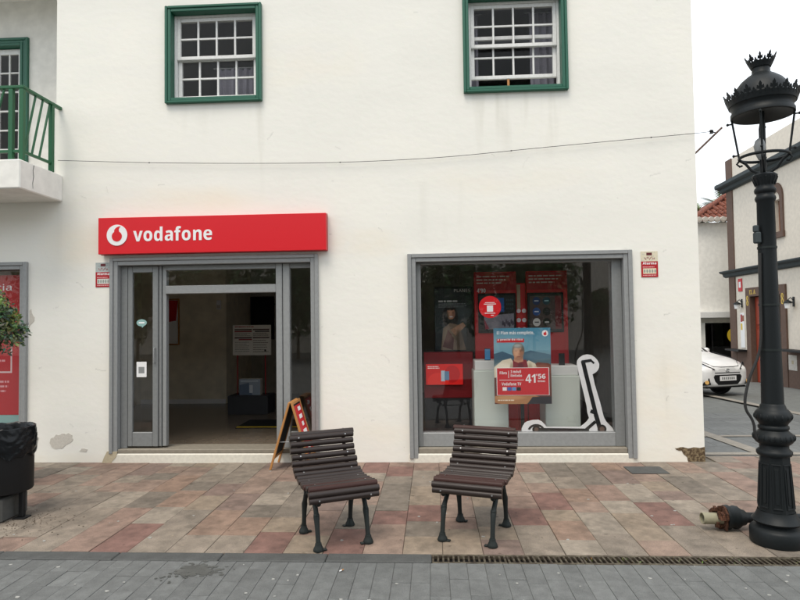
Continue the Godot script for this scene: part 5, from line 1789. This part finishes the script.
		spanpart(ph, "body", M.black_gloss, -0.036, 0.036, 0.0, 0.145, -0.004, 0.004, 0.003)
		spanpart(ph, "screen", q[4], -0.032, 0.032, 0.008, 0.137, 0.0041, 0.005)
		spanpart(ph, "stand", M.alu, -0.02, 0.02, 0.0, 0.05, -0.04, -0.0045, 0.003)
	# round sticker on the inside of the glass
	var rs = thing("round_sticker", "red round sticker on the shop window glass", "sticker", Vector3(0.66, 1.747, -0.0925))
	t = MB.new()
	t.tube([Vector3(0, 0, 0), Vector3(0, 0, 0.002)], 0.127, 40)
	part(rs, "disc", t, M.red_sign)
	for k in [[-0.055, 0.055, 0.047, 0.054], [-0.07, 0.07, 0.030, 0.038], [-0.035, 0.035, -0.055, 0.018], [-0.06, 0.06, -0.075, -0.068], [0.01, 0.04, -0.10, -0.092]]: spanpart(rs, "print", M.white, k[0], k[1], k[2], k[3], 0.0021, 0.003)
	# two red display totems with screens
	for q in [[0.813, 0.270, "left", 0], [1.474, 0.261, "right", 1]]:
		var d = thing("display_totem", "tall red display panel with dark screen, %s of two behind the offer poster" % q[2], "display panel", Vector3(q[0], 0.1205, -0.99), 0.0, "red display panels with screens")
		spanpart(d, "panel", M.red, -q[1], q[1], 0.0, 2.10, -0.04, 0.04, 0.006)
		spanpart(d, "header", M.red_dark, -q[1] + 0.004, q[1] - 0.004, 1.86, 2.085, 0.041, 0.046)
		var im := Image.create(256, 256, false, Image.FORMAT_RGB8)
		im.fill(C("#15161a"))
		if q[3] == 0:
			im.fill_rect(Rect2i(0, 8, 10, 240), C("#20242a"))
			p_poly(im, [Vector2(110, 20), Vector2(180, 20), Vector2(180, 120), Vector2(140, 120)], C("#1c5aa0"))
			p_poly(im, [Vector2(30, 150), Vector2(250, 130), Vector2(250, 240), Vector2(60, 245)], C("#8a8790"))
			p_poly(im, [Vector2(30, 160), Vector2(70, 240), Vector2(40, 245)], C("#9a4a55"))
			for k in 7: p_ell(im, 170 + k * 12, 200 + 12 * sin(k * 2.1), 6, 18, C("#433a48"))
			for k in 12: im.fill_rect(Rect2i(195 + (k % 4) * 14, 30 + (k / 4) * 30, 9, 12), C("#39484e"))
		else:
			im.fill_rect(Rect2i(10, 10, 190, 236), C("#4b3a38"))
			im.fill_rect(Rect2i(200, 10, 46, 236), C("#6e1a22"))
			for k in 6:
				var cx: int = 60 + (k % 2) * 76; var cy: int = 45 + (k / 2) * 76
				p_ell(im, cx, cy, 29, 29, [C("#1d3566"), C("#133a4a"), C("#26508f"), C("#121214"), C("#d8d6d0"), C("#121214")][k])
				im.fill_rect(Rect2i(cx - 16, cy - 4, 32, 8), [C("#c8d2e0"), C("#9fd0d8"), C("#e4ecf4"), C("#303034"), C("#1a1a1a"), C("#d0d0cc")][k])
		var sc := node(d, "screen")
		spanpart(sc, "bezel", M.black, -q[1] + 0.045 if q[3] == 0 else -q[1] + 0.002, q[1] - 0.012 if q[3] == 0 else q[1] - 0.06, 1.31, 1.82, 0.041, 0.07, 0.004)
		sheet(sc, "picture", print_mat("screen_print_%d" % q[3], im, 0.3), q[1] * 2 - 0.09, 0.46, 0.003, Vector3(0.016 if q[3] == 0 else -0.028, 1.565, 0.0722))
		for k in 3: p_text_bars(d, -q[1] + 0.03, 2.03 - k * 0.042, 0.047, 0.42 - 0.05 * k, 0.026, 10 + k + 5 * q[3])
		if q[3] == 0: text(d, "4'90", -q[1] + 0.035, 1.83, 0.047, 0.11, 0.055, M.white, true)
	var strip = thing("icon_strip", "narrow red strip of round white icons between the two display panels", "display panel", Vector3(1.148, 0.1205, -1.01))
	spanpart(strip, "panel", M.red, -0.058, 0.058, 0.0, 1.95, -0.02, 0.02, 0.004)
	spanpart(strip, "label_bar", M.filler, -0.055, -0.01, 1.62, 1.93, 0.0201, 0.026)
	for k in 6:
		t = MB.new()
		t.tube([Vector3(-0.035 + (k % 2) * 0.07, 1.35 + (k / 2) * 0.12, 0.0201), Vector3(-0.035 + (k % 2) * 0.07, 1.35 + (k / 2) * 0.12, 0.024)], 0.028, 16)
		part(strip, "icon", t, M.white)
	# dark poster panel
	var im2 := Image.create(200, 318, false, Image.FORMAT_RGB8)
	im2.fill(C("#2a3538"))
	p_poly(im2, [Vector2(0, 90), Vector2(70, 70), Vector2(200, 110), Vector2(200, 240), Vector2(0, 230)], C("#3a4547"))
	p_ell(im2, 82, 146, 42, 60, C("#17100e"))
	p_ell(im2, 86, 130, 24, 30, C("#c8916f"))
	p_ell(im2, 88, 146, 11, 4, C("#efe6e0"))
	p_ell(im2, 78, 126, 4, 2, C("#2a1a14"))
	p_ell(im2, 96, 126, 4, 2, C("#2a1a14"))
	p_ell(im2, 84, 100, 26, 14, C("#17100e"))
	p_poly(im2, [Vector2(30, 318), Vector2(45, 205), Vector2(80, 178), Vector2(130, 190), Vector2(165, 318)], C("#8d7964"))
	p_poly(im2, [Vector2(80, 215), Vector2(150, 175), Vector2(165, 195), Vector2(110, 245)], C("#c39674"))
	p_poly(im2, [Vector2(40, 300), Vector2(70, 210), Vector2(100, 260), Vector2(95, 318)], C("#571a20"))
	p_poly(im2, [Vector2(165, 318), Vector2(172, 160), Vector2(200, 130), Vector2(200, 318)], C("#15181a"))
	p_lines(im2, 20, 62, 120, 1, 9, 4, C("#d5d9da"), 5)
	p_lines(im2, 20, 78, 150, 3, 4, 4, C("#8d989b"), 6)
	p_soft(im2, 80, 124, 14, 20, C("#e6b493"), 0.6)
	p_soft(im2, 100, 136, 10, 22, C("#7d4e3a"), 0.5)
	p_soft(im2, 60, 150, 16, 50, C("#0e0908"), 0.6)
	p_soft(im2, 66, 240, 30, 50, C("#b6a388"), 0.5)
	p_soft(im2, 130, 260, 26, 60, C("#54473a"), 0.6)
	p_soft(im2, 128, 205, 26, 14, C("#e0b492"), 0.5)
	p_soft(im2, 150, 120, 50, 40, C("#59686a"), 0.6)
	im2.resize(100, 159, Image.INTERPOLATE_BILINEAR)
	im2.resize(200, 318, Image.INTERPOLATE_CUBIC)
	var wp = thing("dark_poster_panel", "dark poster panel of a smiling woman behind the shop window's left half", "poster", Vector3(0.289, 0.1205, -1.18))
	spanpart(wp, "panel", M.board_black, -0.265, 0.245, 0.0, 1.93, -0.02, 0.012, 0.004)
	sheet(wp, "print", print_mat("woman_print", im2), 0.50, 0.82, 0.004, Vector3(-0.01, 1.495, 0.0145))
	text(wp, "PLANES", 0.0, 1.855, 0.0168, 0.215, 0.04, M.white, false)
	# red counter with a lit screen box
	var ct = thing("red_counter", "dark red counter behind the shop window's lower left", "counter", Vector3(0.195, 0.1205, -1.07))
	spanpart(ct, "body", M.red_dark, -0.32, 0.32, 0.47, 1.065, -0.07, 0.07, 0.008)
	spanpart(ct, "base", M.charcoal, -0.31, 0.31, 0.0, 0.47, -0.06, 0.06)
	var im3 := Image.create(210, 120, false, Image.FORMAT_RGB8)
	im3.fill(C("#d31a17"))
	p_ell(im3, 150, 58, 44, 50, C("#b80f13"))
	p_ell(im3, 70, 100, 60, 50, C("#e02a20"))
	im3.fill_rect(Rect2i(86, 38, 22, 62), C("#aebfca"))
	im3.fill_rect(Rect2i(106, 42, 26, 52), C("#5c7f9c"))
	p_lines(im3, 10, 12, 75, 2, 5, 4, C("#f4dcd8"), 8)
	var sb = thing("screen_box", "bright red lit display screen on the dark red counter", "screen", Vector3(0.14, 0.767, -0.944))
	spanpart(sb, "case", M.red_dark, -0.241, 0.241, 0.0, 0.272, -0.05, 0.0, 0.004)
	var sm = print_mat("lit_screen", im3, 0.35)
	sm.emission_enabled = true
	sm.emission = Color.BLACK
	sm.emission_operator = BaseMaterial3D.EMISSION_OP_ADD
	sm.emission_texture = sm.albedo_texture
	sm.emission_energy_multiplier = 0.22
	sheet(sb, "screen", sm, 0.476, 0.266, 0.003, Vector3(0, 0.136, 0.002))

func p_text_bars(parent, x, y, z, w, h, sd):
	# a line of print too small to read
	var r := RandomNumberGenerator.new()
	r.seed = sd
	var g := MB.new()
	var q: float = x
	while q < x + w:
		var l := minf(r.randf_range(0.02, 0.09), x + w - q + 0.004)
		g.span(q, q + l, y, y + h * 0.6, z, z + 0.001)
		q += l + 0.014
	part(parent, "small_print", g, M.tile_white)

# ---------- further inside ----------
func build_inside():
	var b = thing("tariff_board", "white printed information board on thin legs inside the doorway", "information board", Vector3(-3.01, 0.1205, -3.0))
	var im := Image.create(260, 200, false, Image.FORMAT_RGB8)
	im.fill(C("#d8d4cc"))
	p_lines(im, 14, 8, 140, 1, 6, 3, C("#a02024"), 2)
	for k in [[12, 26, 118, C("#3a1a1a")], [136, 26, 112, C("#3a1a1a")], [12, 38, 118, C("#8c1a20")], [150, 38, 98, C("#2a2a2a")], [12, 80, 118, C("#3a1a1a")], [136, 80, 112, C("#3a1a1a")], [40, 92, 90, C("#8c1a20")]]: im.fill_rect(Rect2i(k[0], k[1], k[2], 8), k[3])
	p_lines(im, 14, 52, 110, 3, 4, 4, C("#8a8680"), 4)
	p_lines(im, 138, 52, 105, 3, 4, 4, C("#8a8680"), 5)
	p_lines(im, 14, 112, 100, 6, 4, 8, C("#8a8680"), 6)
	p_lines(im, 138, 100, 105, 6, 5, 10, C("#78746e"), 7)
	im.fill_rect(Rect2i(214, 162, 12, 14), C("#2a2a2a"))
	sheet(b, "panel", print_mat("tariff_print", im, 0.6), 0.645, 0.50, 0.01, Vector3(0, 1.195, 0))
	for s in [-0.25, 0.22]:
		var g := MB.new()
		g.tube([Vector3(s, 0.30, -0.012), Vector3(s, 1.2, -0.012)], 0.01, 8)
		part(b, "leg", g, M.red_dark)
	spanpart(b, "base", M.charcoal, -0.33, 0.33, 0.0, 0.30, -0.2, 0.25, 0.006)
	var bx = thing("product_box", "pale product box on the low dark base under the information board", "box", Vector3(-3.005, 0.4215, -2.85))
	var im2 := Image.create(176, 134, false, Image.FORMAT_RGB8)
	im2.fill(C("#8f9aa6"))
	p_poly(im2, [Vector2(0, 134), Vector2(0, 50), Vector2(80, 30), Vector2(110, 134)], C("#5d6c80"))
	im2.fill_rect(Rect2i(84, 50, 30, 66), C("#c8ccd0"))
	im2.fill_rect(Rect2i(10, 10, 150, 14), C("#b8bfc6"))
	spanpart(bx, "carton", M.tile_white, -0.175, 0.175, 0.0, 0.265, -0.12, 0.0, 0.004)
	sheet(bx, "print", print_mat("box_print", im2), 0.346, 0.26, 0.002, Vector3(0, 0.132, 0.0016))
	var wp = thing("framed_poster", "wood framed red and white poster on the inner wall left of the doorway", "poster", Vector3(-4.93, 1.21, -4.095))
	frame_rect(wp, "frame", M.pine, -0.22, 0.22, 0.0, 0.86, 0.025, 0.0, 0.03)
	spanpart(wp, "print", M.white, -0.195, 0.195, 0.026, 0.834, 0.001, 0.01)
	var g := MB.new()
	g.prism([Vector2(-0.19, 0.40), Vector2(0.15, 0.45), Vector2(0.19, 0.83), Vector2(-0.19, 0.83)], 0.0101, 0.012)
	part(wp, "red_field", g, M.red)
	var dp = thing("dark_wall_panel", "dark product panel on the rear wall behind the information board", "display panel", Vector3(-3.62, 1.25, -5.59))
	spanpart(dp, "panel", M.board_black, -0.20, 0.30, 0.0, 0.9, 0.0, 0.04, 0.006)
	spanpart(dp, "rail", M.alu, 0.30, 0.60, 0.72, 0.75, 0.0, 0.03)
	var em = thing("emergency_light", "small white unlit emergency light box on the inner wall", "emergency light", Vector3(-3.96, 1.86, -4.095))
	spanpart(em, "case", M.white, -0.04, 0.04, 0.0, 0.17, 0.0, 0.04, 0.006)
	spanpart(em, "lens", M.tile_white, -0.03, 0.03, 0.02, 0.08, 0.0401, 0.045)
	var mt = thing("floor_mat", "dark floor mat with yellow edge just inside the doorway", "mat", Vector3(-2.35, 0.1205, -1.85))
	spanpart(mt, "mat", M.board_black, -0.45, 0.45, 0.0, 0.012, -0.35, 0.35, 0.003)
	spanpart(mt, "yellow_edge", M.yellow, -0.44, 0.44, 0.0121, 0.016, 0.28, 0.34)
	# upstairs curtains
	for q in [[-2.62, -2.05, 4.2, 4.75, "white net curtain low in the closed sash window"], [0.47, 0.60, 4.2, 5.3, "grey curtain at the left of the half-open sash window"], [1.22, 1.53, 4.2, 5.3, "grey curtain at the right of the half-open sash window"]]:
		var c = thing("curtain", q[4], "curtain", Vector3(q[0], q[2], -0.36))
		g = MB.new()
		var grid := []
		var w: float = q[1] - q[0]
		for i in 2:
			var line := []
			for k in int(w / 0.012) + 2: line.append(Vector3(minf(k * 0.012, w), i * (q[3] - q[2]), 0.018 * sin(k * 0.9) + 0.006 * sin(k * 2.3)))
			grid.append(line)
		skin(g, grid, Vector3(0, 0, 3))
		part(c, "cloth", g, M.curtain)
		g = MB.new()
		g.tube([Vector3(-0.05, q[3] - q[2] + 0.01, 0), Vector3(w + 0.05, q[3] - q[2] + 0.01, 0)], 0.01, 8)
		part(c, "rod", g, M.alu)

# ---------- small things ----------
func build_small_things():
	# red poster in the neighbouring window
	var im := Image.create(490, 420, false, Image.FORMAT_RGB8)
	im.fill(C("#b30a16"))
	p_lines(im, 330, 318, 118, 3, 6, 8, C("#d9a0a4"), 21)
	for k in [[250, 290, 206, 5], [451, 215, 5, 80], [250, 215, 5, 80]]: im.fill_rect(Rect2i(k[0], k[1], k[2], k[3]), C("#d9c4c4"))
	p_lines(im, 320, 255, 120, 2, 6, 8, C("#d9a0a4"), 22)
	var lp = thing("red_poster", "tall dark red poster behind the glass at the left edge", "poster", Vector3(-5.92, 1.378, -0.14))
	sheet(lp, "print", print_mat("red_print", im), 1.96, 1.685, 0.006)
	text(lp, "experiencia", -0.05, 0.63, 0.0035, 0.88, 0.105, M.white, false)
	spanpart(lp, "lower_strip", M.teal, -0.98, 0.98, -1.005, -0.846, -0.003, 0.003)
	# alarm plates
	for q in [[-3.868, 2.046, 0, "beside the doorway"], [2.437, 2.054, 1, "between the shop window and the corner"]]:
		var a = thing("alarm_plate", "small red and white alarm notice on the wall " + q[3], "notice", Vector3(q[0], q[1], 0.001), 0.0, "alarm notices on the wall")
		var i2 := Image.create(128, 200, false, Image.FORMAT_RGB8)
		i2.fill(C("#aeb4b2") if q[2] == 0 else C("#d6cdb4"))
		var r := RandomNumberGenerator.new()
		r.seed = 5 + q[2]
		for k in 40: p_ell(i2, r.randi_range(4, 124), r.randi_range(4, 76), r.randi_range(3, 9), r.randi_range(2, 5), C("#96a3a4") if q[2] == 0 else C("#c2bfae"))
		i2.fill_rect(Rect2i(42, 10, 42, 22), C("#5a1a20"))
		for k in 9: i2.fill_rect(Rect2i(26 + k * 9, 46 + int(8 * sin(k * 1.9)), 5, 14), C("#8a4a48"))
		i2.fill_rect(Rect2i(0, 78, 128, 122), C("#a80f1c"))
		i2.fill_rect(Rect2i(14, 132, 100, 42), C("#cdd0c8") if q[2] == 0 else C("#d9cfb2"))
		for k in 5: p_ell(i2, 26 + k * 20, 153, 7, 14, C("#8f958e"))
		p_lines(i2, 12, 118, 104, 1, 7, 3, C("#d8a8a8"), 3)
		p_lines(i2, 12, 182, 104, 1, 7, 3, C("#d8a8a8"), 4)
		sheet(a, "plate", print_mat("alarm_print_%d" % q[2], i2, 0.4), 0.185, 0.29, 0.005, Vector3(0, 0.145, 0.003))
		text(a, "Alarma", -0.075, 0.142, 0.0057, 0.15, 0.030, M.white, true, 0.001)
	# stickers on the left leaf
	var st = thing("teal_sticker", "small pale teal speech-bubble sticker on the door glass", "sticker", Vector3(-3.44, 1.62, -0.07))
	var g := MB.new()
	var el := []
	for k in 20: el.append(Vector2(0.062 * cos(TAU * k / 20.0), 0.042 * sin(TAU * k / 20.0)))
	g.prism(el, 0.0, 0.002)
	g.prism([Vector2(0.0, -0.04), Vector2(0.03, -0.036), Vector2(0.008, -0.06)], 0.0002, 0.0018)
	part(st, "bubble", g, M.teal)
	spanpart(st, "print", M.white, -0.035, 0.035, -0.008, 0.010, 0.0021, 0.003)
	var pn = thing("paper_notice", "white paper notice taped to the door glass", "notice", Vector3(-3.44, 1.07, -0.07))
	spanpart(pn, "sheet", M.white, -0.06, 0.06, -0.09, 0.09, 0.0, 0.002)
	spanpart(pn, "print", M.alu_light, -0.035, 0.035, -0.045, 0.03, 0.0021, 0.003)
	# folding A-board
	var a = thing("sandwich_board", "wooden folding chalkboard stand with red poster by the doorway", "sandwich board", Vector3(-1.56, 0.0, 0.2))
	for s in [-1.0, 1.0]:
		var n := node(a, "panel")
		n.position = Vector3(0, 0.73, 0)
		n.rotation.z = s * 0.285
		frame_a(n, s)
		n.position.x = s * 0.012
	g = MB.new()
	g.tube([Vector3(-0.13, 0.30, 0.155), Vector3(0.13, 0.30, 0.155)], 0.005, 6)
	part(a, "stay", g, M.alu_light)
	# cable across the facade
	var w = thing("facade_cable", "thin dark cable strung across the white facade", "cable", Vector3.ZERO)
	g = MB.new()
	var pts := []
	for p in [[-4.41, 3.559], [-3.3, 3.50], [-2.092, 3.459], [-1.039, 3.441], [0.112, 3.466], [1.299, 3.547], [2.2, 3.607], [2.96, 3.656], [3.13, 3.672]]: pts.append(Vector3(p[0], p[1], 0.035))
	g.tube(smooth_path(pts, 6), 0.0032, 6)
	part(w, "wire", g, M.wire)
	for k in [6, 18, 28, 38]:
		g = MB.new()
		g.sphere(smooth_path(pts, 6)[k], Vector3(0.012, 0.007, 0.007), 8, 6)
		part(w, "clip", g, M.wire)
	var br = thing("cable_bracket", "slanting dark bracket rod with insulator at the building corner", "bracket", Vector3(2.98, 3.44, -0.02))
	g = MB.new()
	g.bar(Vector3(0.0, 0.0, 0.0), Vector3(0.285, 0.275, 0.05), 0.022, 0.022, 0.003)
	part(br, "rod", g, M.brown_stone)
	g = MB.new()
	g.lathe([Vector2(0.0, 0.0), Vector2(0.022, 0.005), Vector2(0.014, 0.02), Vector2(0.024, 0.028), Vector2(0.016, 0.045), Vector2(0.0, 0.05)], 12, Vector3(0.165, 0.205, 0.055))
	g.tube([Vector3(0.165, 0.23, 0.055), Vector3(0.225, 0.22, 0.04)], 0.006, 6)
	part(br, "insulator", g, M.black)
	# litter: chewing gum on the paving, grit round the bin, one dark stain
	var r := RandomNumberGenerator.new()
	r.seed = 19
	g = MB.new()
	for k in 90:
		var c := Vector3(r.randf_range(-4.2, 3.6), 0.0, r.randf_range(2.84, 3.5) if k < 50 else r.randf_range(0.2, 2.7))
		blob(g, c, r.randf_range(0.004, 0.012), -0.003, 0.0008 if c.z > 2.8 else 0.0036, r)
	meta(part(self, "chewing_gum", g, M.gum), "pale trodden chewing gum spots on the paving", "gum", "", "stuff")
	g = MB.new()
	for k in 260:
		var q := absf(r.randfn()) * 0.28
		var c := Vector3(-3.42 + r.randf_range(-0.6, 0.1) + q * 0.9, 0.0, 2.12 + r.randfn() * 0.16)
		blob(g, c, r.randf_range(0.0015, 0.006), 0.0, 0.0036, r)
	meta(part(self, "grit", g, M.dirt), "dark grit scattered on the slabs round the litter bin", "grit", "", "stuff")
	g = MB.new()
	for k in 240:
		var an := r.randf() * TAU
		var q := absf(r.randfn()) * 0.62 * (1.0 + 0.5 * sin(an * 3.0 + 1.0))
		blob(g, Vector3(-1.56 + cos(an) * 0.16 * q, 0.0, 2.98 + sin(an) * 0.11 * q), r.randf_range(0.006, 0.026) * clampf(1.3 - q * 0.6, 0.35, 1.0), -0.003, 0.0004 + 0.000005 * k, r)
	meta(part(self, "dark_stain", g, M.sett_stain), "dark splashed stain on the grey pavers near the kerb", "stain", "", "stuff")
	var cb = thing("cigarette_butt", "tiny orange-tipped cigarette butt on the grey pavers", "cigarette butt", Vector3(-0.62, 0.006, 2.99), 0.9)
	g = MB.new()
	g.tube([Vector3(0, 0, 0), Vector3(0.018, 0, 0)], 0.004, 8)
	part(cb, "paper", g, M.white)
	g = MB.new()
	g.tube([Vector3(0.0181, 0, 0), Vector3(0.034, 0, 0)], 0.004, 8)
	part(cb, "filter", g, M.pine)

func blob(g: MB, c: Vector3, rad: float, y0: float, y1: float, r: RandomNumberGenerator):
	var n := 8
	var p := []
	for k in n:
		var a := TAU * k / n
		var q := rad * r.randf_range(0.6, 1.25)
		p.append(c + Vector3(cos(a) * q * 1.2, y1, sin(a) * q))
	for k in n:
		g.tri(c + Vector3(0, y1, 0), p[k], p[(k + 1) % n], Vector3.UP, Vector3.UP, Vector3.UP)
		g.quad(p[k], p[(k + 1) % n], p[(k + 1) % n] - Vector3(0, y1 - y0, 0), p[k] - Vector3(0, y1 - y0, 0), p[k] - c)

func frame_a(n, s):
	# one hinged panel hanging down from the ridge, face towards s
	var L := 0.755; var W := 0.19
	var g := MB.new()
	g.span(-0.011, 0.011, -L, 0.0, -W, -W + 0.03, 0.003)
	g.span(-0.011, 0.011, -L, 0.0, W - 0.03, W, 0.003)
	g.span(-0.011, 0.011, -0.03, 0.0, -W + 0.03, W - 0.03, 0.003)
	g.span(-0.011, 0.011, -L + 0.12, -L + 0.15, -W + 0.03, W - 0.03, 0.003)
	part(n, "frame", g, M.pine)
	spanpart(n, "board", M.board_black, -0.005, 0.005, -L + 0.15, -0.03, -W + 0.03, W - 0.03)
	if s > 0.0:
		spanpart(n, "poster", M.red, 0.0051, 0.008, -L + 0.17, -0.05, -W + 0.045, W - 0.045)
		for k in 6: spanpart(n, "print", M.white, 0.0081, 0.0095, -0.12 - k * 0.085, -0.075 - k * 0.085, -0.10 + 0.02 * (k % 3), 0.02 + 0.03 * (k % 2))
